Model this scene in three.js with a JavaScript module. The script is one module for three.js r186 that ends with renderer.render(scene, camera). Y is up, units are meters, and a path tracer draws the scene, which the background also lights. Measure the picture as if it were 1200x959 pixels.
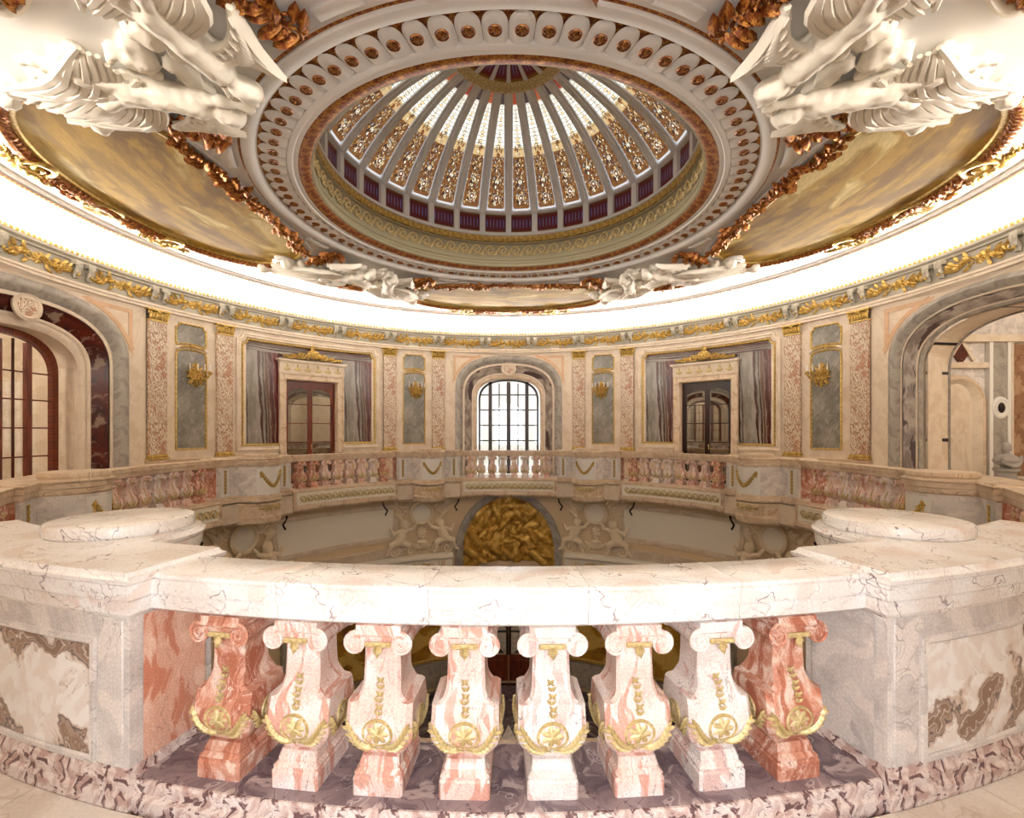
import * as THREE from 'three';
import { mergeGeometries, mergeVertices, toCreasedNormals } from 'three/addons/utils/BufferGeometryUtils.js';
import { MarchingCubes } from 'three/addons/objects/MarchingCubes.js';
import { RectAreaLightUniformsLib } from 'three/addons/lights/RectAreaLightUniformsLib.js';

// ------------------------------------------------------------------ camera, sky, light, exposure
const scene = new THREE.Scene();
const EYE = 1.82, CAMZ = 9.85;
const camera = new THREE.PerspectiveCamera(2 * Math.atan(479.5 / 558) * 180 / Math.PI, 1200 / 959, 0.05, 200);
camera.position.set(0, EYE, CAMZ);
camera.lookAt(0, EYE, 0);
camera.setViewOffset(1200, 959, 4, -25.5, 1200, 959);
scene.add(camera);

const renderer = new THREE.WebGLRenderer({ antialias: true });
renderer.toneMapping = THREE.LinearToneMapping;
renderer.toneMappingExposure = 1.12;
renderer.shadowMap.enabled = true;
RectAreaLightUniformsLib.init();

// an overcast, pale blue-white sky: it shines through the stained glass dome and the windows
scene.background = new THREE.Color().setRGB(0.93, 0.97, 1.0);
scene.backgroundIntensity = 2.2;

// daylight of the tall gallery window in the recess behind the viewer
function areaLight(color, intensity, w, h, pos, target) {
  const l = new THREE.RectAreaLight(color, intensity, w, h);
  l.position.set(...pos); l.lookAt(...target); scene.add(l); return l;
}
areaLight(0xf6f8ff, 6.9, 3.1, 3.5, [0, 2.5, 12.9], [0, 2.3, 0]);
// ------------------------------------------------------------------ numbers and noise
const { sin, cos, PI, sqrt, abs, min, max, floor, pow, hypot, atan2 } = Math;
const RAD = PI / 180, V3 = (x, y, z) => new THREE.Vector3(x, y, z);
function rng(seed) { let a = seed >>> 0; return () => { a = (a + 0x6D2B79F5) >>> 0; let t = a; t = Math.imul(t ^ (t >>> 15), t | 1); t ^= t + Math.imul(t ^ (t >>> 7), t | 61); return ((t ^ (t >>> 14)) >>> 0) / 4294967296; }; }
const PERM = (() => { const r = rng(77), p = [...Array(256).keys()]; for (let i = 255; i > 0; i--) { const j = floor(r() * (i + 1)); [p[i], p[j]] = [p[j], p[i]]; } return Uint8Array.from([...p, ...p]); })();
const GX = Float32Array.from({ length: 256 }, (_, i) => cos(i * 2.399963)), GY = Float32Array.from({ length: 256 }, (_, i) => sin(i * 2.399963));
const clamp = (x, a = 0, b = 1) => (x < a ? a : x > b ? b : x), mix = (a, b, t) => a + (b - a) * t, sstep = (a, b, x) => { const t = clamp((x - a) / (b - a)); return t * t * (3 - 2 * t); };
function pnoise(x, y, px, py, seed = 0) {      // periodic gradient noise, about -0.7 .. 0.7
  const xi = floor(x), yi = floor(y), fx = x - xi, fy = y - yi;
  let x0 = xi % px, y0 = yi % py; if (x0 < 0) x0 += px; if (y0 < 0) y0 += py;
  const x1 = x0 + 1 === px ? 0 : x0 + 1, y1 = y0 + 1 === py ? 0 : y0 + 1, A = PERM[(x0 + seed) & 255], B = PERM[(x1 + seed) & 255];
  const h00 = PERM[(A + y0) & 255], h10 = PERM[(B + y0) & 255], h01 = PERM[(A + y1) & 255], h11 = PERM[(B + y1) & 255];
  const u = fx * fx * (3 - 2 * fx), v = fy * fy * (3 - 2 * fy), gx = fx - 1, gy = fy - 1;
  const n0 = GX[h00] * fx + GY[h00] * fy, n1 = GX[h10] * gx + GY[h10] * fy, n2 = GX[h01] * fx + GY[h01] * gy, n3 = GX[h11] * gx + GY[h11] * gy;
  const p = n0 + (n1 - n0) * u, q = n2 + (n3 - n2) * u; return p + (q - p) * v;
}
function fbm(u, v, fx, fy, oct, seed = 0) {    // u, v in 0..1, tiles
  let s = 0, a = 1; for (let i = 0; i < oct; i++) { s += a * pnoise(u * fx, v * fy, fx, fy, seed + i * 17); a *= 0.5; fx *= 2; fy *= 2; } return s;
}
const vein = (n, w) => pow(max(0, 1 - abs(n) / w), 2);
function tex(w, h, fn, srgb = true) {
  const d = new Uint8Array(w * h * 4);
  for (let j = 0; j < h; j++) for (let i = 0; i < w; i++) {
    const c = fn((i + 0.5) / w, (j + 0.5) / h), k = (j * w + i) * 4;
    d[k] = clamp(c[0], 0, 255); d[k + 1] = clamp(c[1], 0, 255); d[k + 2] = clamp(c[2], 0, 255); d[k + 3] = 255;
  }
  const t = new THREE.DataTexture(d, w, h); t.wrapS = t.wrapT = THREE.RepeatWrapping; t.magFilter = THREE.LinearFilter; t.minFilter = THREE.LinearFilter;
  if (srgb) t.colorSpace = THREE.SRGBColorSpace; t.needsUpdate = true; return t;
}
const lerp3 = (a, b, t) => [mix(a[0], b[0], t), mix(a[1], b[1], t), mix(a[2], b[2], t)];

// ------------------------------------------------------------------ geometry helpers
// rows of points -> a skinned grid with uv in metres
function grid(rows, { closeU = false, closeV = false, crease = 0.6, uv = null } = {}) {
  const m = rows.length, n = rows[0].length, nu = closeU ? n + 1 : n, nv = closeV ? m + 1 : m;
  const pos = [], uvs = [], idx = [];
  const mid = rows[m >> 1], ul = [0]; for (let i = 1; i < nu; i++) ul.push(ul[i - 1] + mid[i % n].distanceTo(mid[i - 1]));
  let vl = 0; const c0 = n >> 1;
  for (let j = 0; j < nv; j++) {
    if (j) vl += rows[j % m][c0].distanceTo(rows[j - 1][c0]);
    for (let i = 0; i < nu; i++) { const p = rows[j % m][i % n]; pos.push(p.x, p.y, p.z); if (uv) { const q = uv(j, i); uvs.push(q[0], q[1]); } else uvs.push(ul[i], vl); }
  }
  for (let j = 0; j < nv - 1; j++) for (let i = 0; i < nu - 1; i++) { const a = j * nu + i, b = a + 1, c = a + nu, d = c + 1; idx.push(a, b, d, a, d, c); }
  const g = new THREE.BufferGeometry(); g.setAttribute('position', new THREE.Float32BufferAttribute(pos, 3)); g.setAttribute('uv', new THREE.Float32BufferAttribute(uvs, 2)); g.setIndex(idx);
  return fin(g, crease);
}
function fin(g, crease = 0.6) {
  let q = g.index ? g.toNonIndexed() : g;
  for (const k of Object.keys(q.attributes)) if (k !== 'position' && k !== 'uv') q.deleteAttribute(k);
  return toCreasedNormals(q, crease);
}
function join(list) { const l = list.filter(Boolean).map(g => (g.index ? g.toNonIndexed() : g)); for (const g of l) for (const k of Object.keys(g.attributes)) if (!['position', 'uv', 'normal'].includes(k)) g.deleteAttribute(k); return l.length === 1 ? l[0] : mergeGeometries(l); }
const M4 = (x = 0, y = 0, z = 0, rx = 0, ry = 0, rz = 0, sx = 1, sy = sx, sz = sx) => new THREE.Matrix4().compose(V3(x, y, z), new THREE.Quaternion().setFromEuler(new THREE.Euler(rx, ry, rz)), V3(sx, sy, sz));
const put = (g, ...a) => { const q = g.clone().applyMatrix4(M4(...a)); if (a[6] !== undefined && (a[6] < 0) !== ((a[7] ?? 1) < 0)) flip(q); return q; };
function flip(g) { const p = g.attributes; for (const k of Object.keys(p)) { const a = p[k], s = a.itemSize, t = a.array; for (let i = 0; i < a.count; i += 3) for (let c = 0; c < s; c++) { const q = t[(i + 1) * s + c]; t[(i + 1) * s + c] = t[(i + 2) * s + c]; t[(i + 2) * s + c] = q; } } return g; }
// profile [[r, y], ...] swept round the vertical axis from a0 to a1 (0 = away from the viewer, positive = right)
function arc(profile, a0, a1, n, { closed = true, caps = true, crease = 0.6 } = {}) {
  const full = abs(a1 - a0) > 2 * PI - 1e-4, rows = [];
  const prof = closed ? [...profile, profile[0]] : profile, rm = prof.reduce((s, p) => s + p[0], 0) / prof.length;
  for (let i = 0; i <= n; i++) { const a = mix(a0, a1, i / n); rows.push(prof.map(([r, y]) => V3(r * sin(a), y, -r * cos(a)))); }
  const vl = [0]; for (let i = 1; i < prof.length; i++) vl.push(vl[i - 1] + hypot(prof[i][0] - prof[i - 1][0], prof[i][1] - prof[i - 1][1]));
  const out = [grid(rows, { crease, uv: (j, i) => [mix(a0, a1, j / n) * rm, vl[i]] })];
  if (closed && caps && !full) {
    const tri = THREE.ShapeUtils.triangulateShape(profile.map(p => new THREE.Vector2(p[0], p[1])), []);
    for (const [a, s] of [[a0, 1], [a1, -1]]) {
      const pos = [], uvs = []; for (const t of tri) for (const k of (s > 0 ? t : [t[0], t[2], t[1]])) { const [r, y] = profile[k]; pos.push(r * sin(a), y, -r * cos(a)); uvs.push(r, y); }
      const g = new THREE.BufferGeometry(); g.setAttribute('position', new THREE.Float32BufferAttribute(pos, 3)); g.setAttribute('uv', new THREE.Float32BufferAttribute(uvs, 2)); g.computeVertexNormals(); out.push(g);
    }
  }
  return join(out);
}
// flat (x along the wall, y up, z towards the middle of the room) -> curved wall of radius R round the axis
function bend(g, R, phi = 0) {
  const p = g.attributes.position; for (let i = 0; i < p.count; i++) { const a = phi + p.getX(i) / R, r = R - p.getZ(i); p.setXYZ(i, r * sin(a), p.getY(i), -r * cos(a)); }
  return fin(g, 0.6);
}
function box(w, h, d, x = 0, y = 0, z = 0, nx = 1, b = 0.006) {   // chamfered box, subdivided along x; centre at x, y, z
  b = min(b, w / 3, h / 3, d / 3);
  const H = h / 2, D = d / 2, sec = [[-H + b, D], [H - b, D], [H, D - b], [H, -D + b], [H - b, -D], [-H + b, -D], [-H, -D + b], [-H, D - b]];
  const rows = [], W = w / 2, add = (X, k) => rows.push(sec.map(([yy, zz]) => V3(x + X, y + yy * k[0], z + zz * k[1])));
  const kk = [(H - b) / H, (D - b) / D];
  add(-W, [0.001, 0.001]); add(-W, kk); for (let i = 0; i <= nx; i++) add(mix(-W + b, W - b, i / nx), [1, 1]); add(W, kk); add(W, [0.001, 0.001]);
  const g = grid(rows, { closeU: true, crease: 0.5 }); return boxUV(g);
}
function boxUV(g, s = 1) {
  const p = g.attributes.position, n = g.attributes.normal, u = new Float32Array(p.count * 2);
  for (let i = 0; i < p.count; i += 3) {
    let nx = 0, ny = 0, nz = 0; for (let k = 0; k < 3; k++) { nx += n.getX(i + k); ny += n.getY(i + k); nz += n.getZ(i + k); }
    nx = abs(nx); ny = abs(ny); nz = abs(nz);
    for (let k = 0; k < 3; k++) { const x = p.getX(i + k), y = p.getY(i + k), z = p.getZ(i + k), q = nz >= nx && nz >= ny ? [x, y] : nx >= ny ? [z, y] : [x, z]; u[(i + k) * 2] = q[0] * s; u[(i + k) * 2 + 1] = q[1] * s; }
  }
  g.setAttribute('uv', new THREE.BufferAttribute(u, 2)); return g;
}
// moulding: profile [[inwards, out], ...] along a path in the x-y plane
function moulding(path, prof, closed = true, crease = 0.6) {
  const n = path.length, rows = [];
  for (let i = 0; i < n; i++) {
    const p = path[i], a = closed ? path[(i + n - 1) % n] : path[max(0, i - 1)], b = closed ? path[(i + 1) % n] : path[min(n - 1, i + 1)];
    let d1 = [p[0] - a[0], p[1] - a[1]], d2 = [b[0] - p[0], b[1] - p[1]]; const l1 = hypot(...d1), l2 = hypot(...d2);
    if (l1 < 1e-9) d1 = d2; if (l2 < 1e-9) d2 = d1;
    const u1 = [d1[0] / (hypot(...d1)), d1[1] / hypot(...d1)], u2 = [d2[0] / hypot(...d2), d2[1] / hypot(...d2)];
    let nx = -(u1[1] + u2[1]), ny = u1[0] + u2[0]; const l = hypot(nx, ny) || 1; nx /= l; ny /= l;
    const k = 1 / max(0.35, -nx * u1[1] + ny * u1[0]);
    rows.push(prof.map(([o, z]) => V3(p[0] + nx * o * k, p[1] + ny * o * k, z)));
  }
  if (closed) rows.push(rows[0].map(v => v.clone()));
  return grid(rows, { crease });
}
function divide(path, d = 0.2, closed = true) {
  const out = []; const n = path.length; for (let i = 0; i < (closed ? n : n - 1); i++) { const a = path[i], b = path[(i + 1) % n], k = max(1, Math.ceil(hypot(b[0] - a[0], b[1] - a[1]) / d)); for (let j = 0; j < k; j++) out.push([mix(a[0], b[0], j / k), mix(a[1], b[1], j / k)]); }
  if (!closed) out.push(path[n - 1]); return out;
}
const rect = (x0, x1, y0, y1) => [[x0, y0], [x1, y0], [x1, y1], [x0, y1]];
const notched = (x0, x1, y0, y1, c) => [[x0, y0], [x1, y0], [x1, y1 - c], [x1 - c * 0.7, y1 - c * 0.7], [x1 - c, y1], [x0 + c, y1], [x0 + c * 0.7, y1 - c * 0.7], [x0, y1 - c]];
function panel(x0, x1, yb, yt, z, nx = 8, ny = 1) {
  const f = v => (typeof v === 'function' ? v : () => v), B = f(yb), T = f(yt), rows = [];
  for (let j = 0; j <= ny; j++) { const r = []; for (let i = 0; i <= nx; i++) { const x = mix(x0, x1, i / nx); r.push(V3(x, mix(B(x), T(x), j / ny), z)); } rows.push(r); }
  return grid(rows, { uv: (j, i) => [rows[j][i].x, rows[j][i].y] });
}
function tube(pts, rad, seg = 6, capEnds = true) {
  const R = typeof rad === 'function' ? rad : () => rad, n = pts.length, rows = []; let N = null;
  for (let i = 0; i < n; i++) {
    const t = pts[min(n - 1, i + 1)].clone().sub(pts[max(0, i - 1)]).normalize();
    if (!N) { N = abs(t.y) < 0.9 ? V3(0, 1, 0) : V3(1, 0, 0); }
    N.sub(t.clone().multiplyScalar(N.dot(t))).normalize(); const B = t.clone().cross(N), r = R(i / (n - 1)), row = [];
    for (let k = 0; k < seg; k++) { const a = k / seg * 2 * PI; row.push(pts[i].clone().addScaledVector(N, cos(a) * r).addScaledVector(B, sin(a) * r)); }
    if (capEnds && i === 0) rows.push(row.map(() => pts[0].clone())); rows.push(row); if (capEnds && i === n - 1) rows.push(row.map(() => pts[i].clone()));
  }
  return grid(rows, { closeU: true, crease: 1.2 });
}
function lathe(profile, seg = 16, crease = 0.6) {   // [[r, y], ...] round a local y axis
  const rows = []; for (let i = 0; i <= seg; i++) { const a = i / seg * 2 * PI; rows.push(profile.map(([r, y]) => V3(r * cos(a), y, -r * sin(a)))); }
  return grid(rows, { crease });
}
const ball = (r, x = 0, y = 0, z = 0, sx = 1, sy = 1, sz = 1, a = 8, b = 6) => { const g = fin(new THREE.SphereGeometry(r, a, b), 1.5); g.scale(sx, sy, sz); g.translate(x, y, z); return g; };
// carved ornament: leaves, scrolls, shells, rosettes, all facing +z on the x-y plane
function leaf(L, W, lift = 0.3, n = 5) {        // grows along +y from the origin
  const rows = []; for (let i = 0; i <= n; i++) { const t = i / n, w = W * pow(sin(PI * (0.12 + 0.88 * t)), 0.8) * 0.5, z = lift * L * sin(t * 2.6) * 0.5; rows.push([V3(-w, t * L, z * 0.4), V3(0, t * L * 1.02, z + W * 0.3), V3(w, t * L, z * 0.4)]); }
  return grid(rows, { crease: 1.0 });
}
function scroll(r, turns, rad, dir = 1, start = 0, seg = 5, steps = 22) {    // spiral ending at its centre (0, 0)
  const pts = []; for (let i = 0; i <= steps; i++) { const t = i / steps, a = start + dir * t * turns * 2 * PI, q = r * pow(1 - t, 0.75) + 0.02 * r; pts.push(V3(cos(a) * q, sin(a) * q, rad * (0.6 + 0.8 * t))); }
  return tube(pts, t => rad * (1 - 0.35 * t), seg);
}
function shell(r, ribs = 9, spread = 2.6, relief = 0.25) {
  const rows = [], n = ribs * 4; for (let j = 0; j <= 5; j++) { const t = j / 5, row = []; for (let i = 0; i <= n; i++) { const a = PI / 2 + (i / n - 0.5) * spread, k = abs(sin(i / n * ribs * PI)), q = r * t * (0.9 + 0.1 * k); row.push(V3(cos(a) * q, sin(a) * q, r * relief * (sin(t * 2.2) * 0.8 + 0.25 * k * t))); } rows.push(row); }
  return grid(rows, { crease: 1.0 });
}
function rosette(r, petals = 6, relief = 0.35) {
  const rows = [], n = petals * 4; for (let j = 0; j <= 4; j++) { const t = j / 4, row = []; for (let i = 0; i <= n; i++) { const a = i / n * 2 * PI, k = abs(cos(i / n * petals * PI)), q = r * t * (0.7 + 0.3 * k); row.push(V3(cos(a) * q, sin(a) * q, r * relief * (j === 0 ? 0.9 : (1 - t * t) * 0.5 + 0.5 * k * sin(t * 3)))); } rows.push(row); }
  return grid(rows, { crease: 0.9 });
}
// ------------------------------------------------------------------ objects
const taken = {};
const numbered = n => { const k = taken[n] = (taken[n] ?? -1) + 1; return k ? `${n}_${String(k).padStart(3, '0')}` : n; };
function add(name, g, m, parent) { const o = new THREE.Mesh(g, m); o.name = name; o.castShadow = o.receiveShadow = true; parent.add(o); return o; }
function structure(name, label, category) { const o = new THREE.Group(); o.name = name; o.userData = { kind: 'structure', label, category }; scene.add(o); return o; }
function thing(name, label, category, group) { const o = new THREE.Group(); o.name = numbered(name); o.userData = { label, category }; if (group) o.userData.group = group; scene.add(o); return o; }
function copyOf(o, label, turn = 0) { const c = o.clone(); c.name = numbered(o.name.replace(/_\d{3}$/, '')); c.userData = { ...o.userData, label }; c.rotation.y = turn; scene.add(c); return c; }
function instances(name, g, m, mats, parent) { const o = new THREE.InstancedMesh(g, m, mats.length); mats.forEach((q, i) => o.setMatrixAt(i, q)); o.name = name; o.userData.kind = 'stuff'; o.castShadow = o.receiveShadow = true; parent.add(o); return o; }
// ------------------------------------------------------------------ stone, plaster, gold, wood, glass
function marble(size, seed, o) {   // base + clouds + warped veins; colours are sRGB bytes
  const warp = o.warp ?? 0.22; size = size > 600 ? 768 : 384;
  return tex(size, size, (u, v) => {
    const wx = fbm(u, v, 3, 3, 3, seed) * warp, wy = fbm(u, v, 3, 3, 3, seed + 40) * warp, patch = pnoise(u * 3, v * 3, 3, 3, seed + 7) + 0.4 * wx, U = u + wx, W = v + wy;
    let c = lerp3(o.base, o.cloud, sstep(-0.25, 0.45, fbm(U, W, o.cf ?? 4, o.cf ?? 4, 4, seed + 3)));
    if (o.cloud2) c = lerp3(c, o.cloud2, sstep(o.c2 ?? 0.12, (o.c2 ?? 0.12) + 0.22, fbm(U, W, o.c2x ?? 5, o.c2y ?? 5, 4, seed + 9)) * (o.c2a ?? 1));
    for (const q of o.veins) { const n = fbm(U, W, q.fx, q.fy ?? q.fx, q.oct ?? 3, seed + q.s), k = vein(n, q.w) * sstep(q.lo ?? -0.2, (q.lo ?? -0.2) + 0.3, q.s % 2 ? patch : -patch); c = lerp3(c, q.c, clamp(k * (q.a ?? 1))); }
    const g = 1 + 1.6 * pnoise(u * 96, v * 96, 96, 96, seed + 2) * (o.grain ?? 0.03);
    return [c[0] * g, c[1] * g, c[2] * g];
  });
}
const T = {};
T.cream = marble(1024, 11, { base: [250, 247, 244], cloud: [238, 229, 222], cloud2: [226, 200, 186], c2: 0.3, c2a: 0.4, cf: 3, warp: 0.12, grain: 0.04, veins: [{ s: 1, fx: 3, oct: 5, w: 0.022, c: [96, 74, 80], a: 0.8 }, { s: 2, fx: 6, oct: 5, w: 0.03, c: [140, 112, 110], a: 0.5 }, { s: 3, fx: 12, oct: 4, w: 0.04, c: [176, 150, 140], a: 0.35 }, { s: 4, fx: 3, oct: 5, w: 0.012, c: [70, 50, 62], a: 0.9, lo: 0 }] });
T.rouge = marble(1024, 23, { base: [206, 144, 120], cloud: [236, 208, 192], cloud2: [178, 106, 82], c2: 0.04, c2x: 12, c2y: 3, c2a: 0.8, cf: 9, warp: 0.1, grain: 0.08, veins: [{ s: 1, fx: 7, fy: 2, oct: 5, w: 0.045, c: [246, 228, 218], a: 0.8 }, { s: 2, fx: 18, fy: 5, oct: 4, w: 0.06, c: [236, 196, 180], a: 0.5 }, { s: 3, fx: 12, fy: 4, oct: 4, w: 0.04, c: [120, 58, 60], a: 0.5 }, { s: 5, fx: 4, fy: 4, oct: 5, w: 0.014, c: [252, 244, 238], a: 0.9 }] });
T.rose = marble(1024, 31, { base: [234, 206, 194], cloud: [248, 234, 228], cloud2: [214, 152, 132], c2: 0.06, c2x: 14, c2y: 3, c2a: 0.8, cf: 5, warp: 0.08, grain: 0.08, veins: [{ s: 1, fx: 12, fy: 3, oct: 5, w: 0.05, c: [255, 250, 246], a: 0.8 }, { s: 2, fx: 18, fy: 5, oct: 4, w: 0.05, c: [196, 132, 126], a: 0.45 }, { s: 3, fx: 7, fy: 2, oct: 5, w: 0.02, c: [140, 110, 114], a: 0.6 }] });
T.pale = marble(1024, 37, { base: [242, 234, 229], cloud: [230, 214, 207], cloud2: [214, 172, 162], c2: 0.16, c2x: 12, c2y: 3, c2a: 0.7, cf: 5, warp: 0.08, grain: 0.08, veins: [{ s: 1, fx: 9, fy: 3, oct: 5, w: 0.04, c: [160, 140, 140], a: 0.5 }, { s: 2, fx: 18, fy: 6, oct: 4, w: 0.05, c: [208, 190, 182], a: 0.5 }, { s: 3, fx: 6, fy: 2, oct: 5, w: 0.018, c: [104, 92, 98], a: 0.7 }] });
T.breccia = tex(512, 1024, (u, v) => {   // speckled pink-brown pilaster stone
  const w = fbm(u, v, 4, 8, 3, 5) * 0.05, n = fbm(u + w, v - w, 44, 40, 3, 51), m = fbm(u, v, 5, 8, 4, 57), k = fbm(u, v, 16, 10, 3, 58);
  let c = lerp3([212, 197, 174], [190, 170, 146], sstep(-0.3, 0.3, m));
  c = lerp3(c, [142, 102, 72], sstep(0.05, 0.25, n) * 0.75); c = lerp3(c, [238, 224, 208], sstep(0.05, 0.25, -n) * 0.7); c = lerp3(c, [162, 92, 58], sstep(0.14, 0.4, m + k * 0.8 + n * 0.3) * 0.5);
  return lerp3(c, [104, 80, 68], vein(fbm(u, v, 30, 26, 2, 66), 0.05) * 0.6);
});
T.greystreak = tex(1024, 1024, (u, v) => {   // grey-green stone with slanting streaks
  const w = fbm(u, v, 3, 3, 3, 71) * 0.25;
  const s = pnoise((u * 18 - v * 12) + w * 8, u * 3 + v * 3, 6, 3, 75), s2 = pnoise(u * 42 - v * 30 + w * 12, u * 4 + v * 4, 6, 2, 79);
  let c = lerp3([148, 144, 134], [120, 116, 106], sstep(-0.4, 0.4, fbm(u, v, 4, 4, 4, 74)));
  c = lerp3(c, [186, 180, 168], vein(s, 0.14) * 0.55); return lerp3(c, [88, 86, 82], vein(s2, 0.12) * 0.4);
});
T.greypale = marble(1024, 83, { base: [222, 216, 212], cloud: [204, 196, 192], cloud2: [234, 226, 220], c2: 0.05, cf: 6, grain: 0.06, veins: [{ s: 1, fx: 8, w: 0.05, c: [150, 142, 140], a: 0.55 }, { s: 2, fx: 20, w: 0.06, c: [240, 234, 230], a: 0.5 }, { s: 3, fx: 4, w: 0.012, c: [108, 98, 98], a: 0.6 }] });
T.bold = tex(768, 768, (u, v) => { const w = fbm(u, v, 3, 3, 5, 91), d = u * 3 + v * 3 + w * 1.7, n = pnoise(d, u * 2 - v * 2, 3, 2, 92) + 0.4 * pnoise(d * 2 + w, u * 4 - v * 4, 6, 4, 93) + 0.22 * fbm(u, v, 10, 10, 4, 94), m = fbm(u + w * 0.1, v - w * 0.1, 14, 14, 4, 95); let c = lerp3([251, 248, 244], [238, 228, 220], sstep(-0.3, 0.4, m)); c = lerp3(c, [206, 182, 166], sstep(0.06, 0.2, n) * 0.9); c = lerp3(c, [134, 106, 88], sstep(0.2, 0.34, n) * 0.9); c = lerp3(c, [60, 52, 54], vein(n - 0.22, 0.05) * 0.8); c = lerp3(c, [250, 246, 240], vein(n - 0.36, 0.05) * 0.8); return lerp3(c, [128, 108, 98], vein(m, 0.03) * 0.6 * sstep(-0.3, 0.1, n)); });
T.plinth = marble(1024, 97, { base: [226, 212, 206], cloud: [190, 160, 152], cloud2: [112, 84, 84], c2: 0.14, c2x: 12, c2y: 12, cf: 9, warp: 0.12, grain: 0.05, veins: [{ s: 1, fx: 12, w: 0.08, c: [248, 242, 238], a: 0.8 }, { s: 2, fx: 16, w: 0.04, c: [84, 64, 66], a: 0.7 }] });
T.slab = marble(512, 101, { base: [150, 132, 136], cloud: [112, 96, 104], cloud2: [190, 172, 170], c2: 0.1, cf: 5, grain: 0.05, veins: [{ s: 1, fx: 6, w: 0.06, c: [232, 222, 218], a: 0.8 }, { s: 2, fx: 9, w: 0.05, c: [70, 48, 60], a: 0.8 }] });
T.gallery = marble(1024, 107, { base: [222, 202, 176], cloud: [206, 180, 152], cloud2: [186, 152, 120], c2: 0.2, c2a: 0.6, cf: 4, veins: [{ s: 1, fx: 4, w: 0.03, c: [130, 98, 72], a: 0.7 }, { s: 2, fx: 8, w: 0.04, c: [168, 134, 104], a: 0.5 }, { s: 3, fx: 3, w: 0.012, c: [70, 48, 36], a: 0.8 }] });
T.wallcream = marble(512, 113, { base: [227, 212, 192], cloud: [215, 197, 174], cf: 4, grain: 0.04, veins: [{ s: 1, fx: 5, w: 0.03, c: [186, 158, 130], a: 0.5 }, { s: 2, fx: 10, w: 0.03, c: [200, 176, 150], a: 0.5 }] });
T.archgrey = marble(512, 117, { base: [168, 162, 152], cloud: [144, 138, 130], cf: 5, grain: 0.05, veins: [{ s: 1, fx: 8, fy: 3, w: 0.05, c: [204, 198, 188], a: 0.6 }, { s: 2, fx: 12, fy: 5, w: 0.05, c: [112, 106, 102], a: 0.6 }] });
T.oxblood = marble(512, 121, { base: [84, 30, 22], cloud: [52, 20, 18], cloud2: [132, 112, 96], c2: 0.36, c2x: 3, c2y: 3, cf: 3, veins: [{ s: 1, fx: 4, oct: 5, w: 0.02, c: [226, 210, 196], a: 0.85 }, { s: 2, fx: 9, w: 0.03, c: [190, 150, 128], a: 0.6 }] });
T.violet = tex(1024, 256, (u, v) => { const w = fbm(u, v, 4, 2, 4, 125), n = pnoise(u * 3, v * 6 + w * 2.4, 3, 6, 126) + 0.3 * w, m = fbm(u, v, 8, 3, 3, 127); let c = lerp3([176, 164, 152], [132, 120, 112], sstep(-0.3, 0.3, m)); c = lerp3(c, [70, 52, 52], sstep(0.12, 0.26, n) * 0.85); return lerp3(c, [214, 204, 192], vein(n, 0.05) * 0.5); });
T.curtain = tex(512, 1024, (u, v) => {   // grey slab with leaning dark red and chestnut bands
  const w = fbm(u, v, 3, 4, 4, 131) * 0.06, x = u + v * 0.16 + w; let c = lerp3([150, 144, 134], [124, 116, 106], sstep(-0.3, 0.3, fbm(u, v, 6, 4, 4, 133)));
  for (const [p, wd, col] of [[0.1, 0.022, [52, 30, 22]], [0.19, 0.015, [70, 48, 36]], [0.56, 0.03, [64, 30, 24]], [0.68, 0.02, [58, 36, 26]], [0.76, 0.03, [96, 66, 50]], [0.86, 0.045, [74, 26, 20]], [1.0, 0.07, [96, 20, 18]], [1.1, 0.04, [60, 24, 18]]]) { const k = sstep(wd * 1.3, wd * 0.8, abs(x - p) + fbm(u, v, 10, 6, 2, 137 + floor(p * 50)) * 0.012); c = lerp3(c, col, k); }
  c = lerp3(c, [214, 198, 180], vein(pnoise(u * 12 + v * 5, v * 5 - u * 2, 12, 5, 139), 0.035) * 0.6); return c;
});
T.onyx = marble(512, 143, { base: [150, 112, 84], cloud: [122, 84, 62], cloud2: [176, 142, 114], c2: 0.1, cf: 5, grain: 0.06, veins: [{ s: 1, fx: 5, fy: 3, w: 0.05, c: [92, 58, 42], a: 0.6 }, { s: 2, fx: 8, w: 0.04, c: [196, 168, 140], a: 0.5 }] });
T.tile = marble(1024, 149, { base: [232, 222, 212], cloud: [216, 202, 188], cf: 4, veins: [{ s: 1, fx: 4, w: 0.03, c: [180, 158, 140], a: 0.5 }, { s: 2, fx: 8, w: 0.03, c: [196, 178, 160], a: 0.5 }] });
// ceiling canvas: an ochre sky with drifting cream clouds
T.canvas = tex(1024, 512, (u, v) => {
  const w = fbm(u, v, 3, 3, 4, 151) * 0.2, n = fbm(u + w, v + w * 0.6, 3, 4, 5, 153), m = fbm(u + w, v, 6, 12, 4, 157), b = fbm(u, v, 40, 90, 2, 159);
  let c = lerp3([182, 144, 46], [150, 116, 32], sstep(-0.3, 0.3, m)); c = lerp3(c, [226, 206, 140], sstep(0.06, 0.46, n + m * 0.35 + 0.22 * cos((v - 0.12) * 2 * PI)) * 0.95);
  c = lerp3(c, [118, 84, 30], sstep(0.12, 0.5, -n + m * 0.3) * 0.6); const g = 1 + b * 0.1; return [c[0] * g, c[1] * g, c[2] * g];
});
T.wood = tex(256, 512, (u, v) => { const n = fbm(u + fbm(u, v, 2, 2, 2, 161) * 0.1, v, 20, 2, 3, 163); return lerp3([122, 52, 26], [88, 34, 18], sstep(-0.3, 0.3, n)); });
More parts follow.
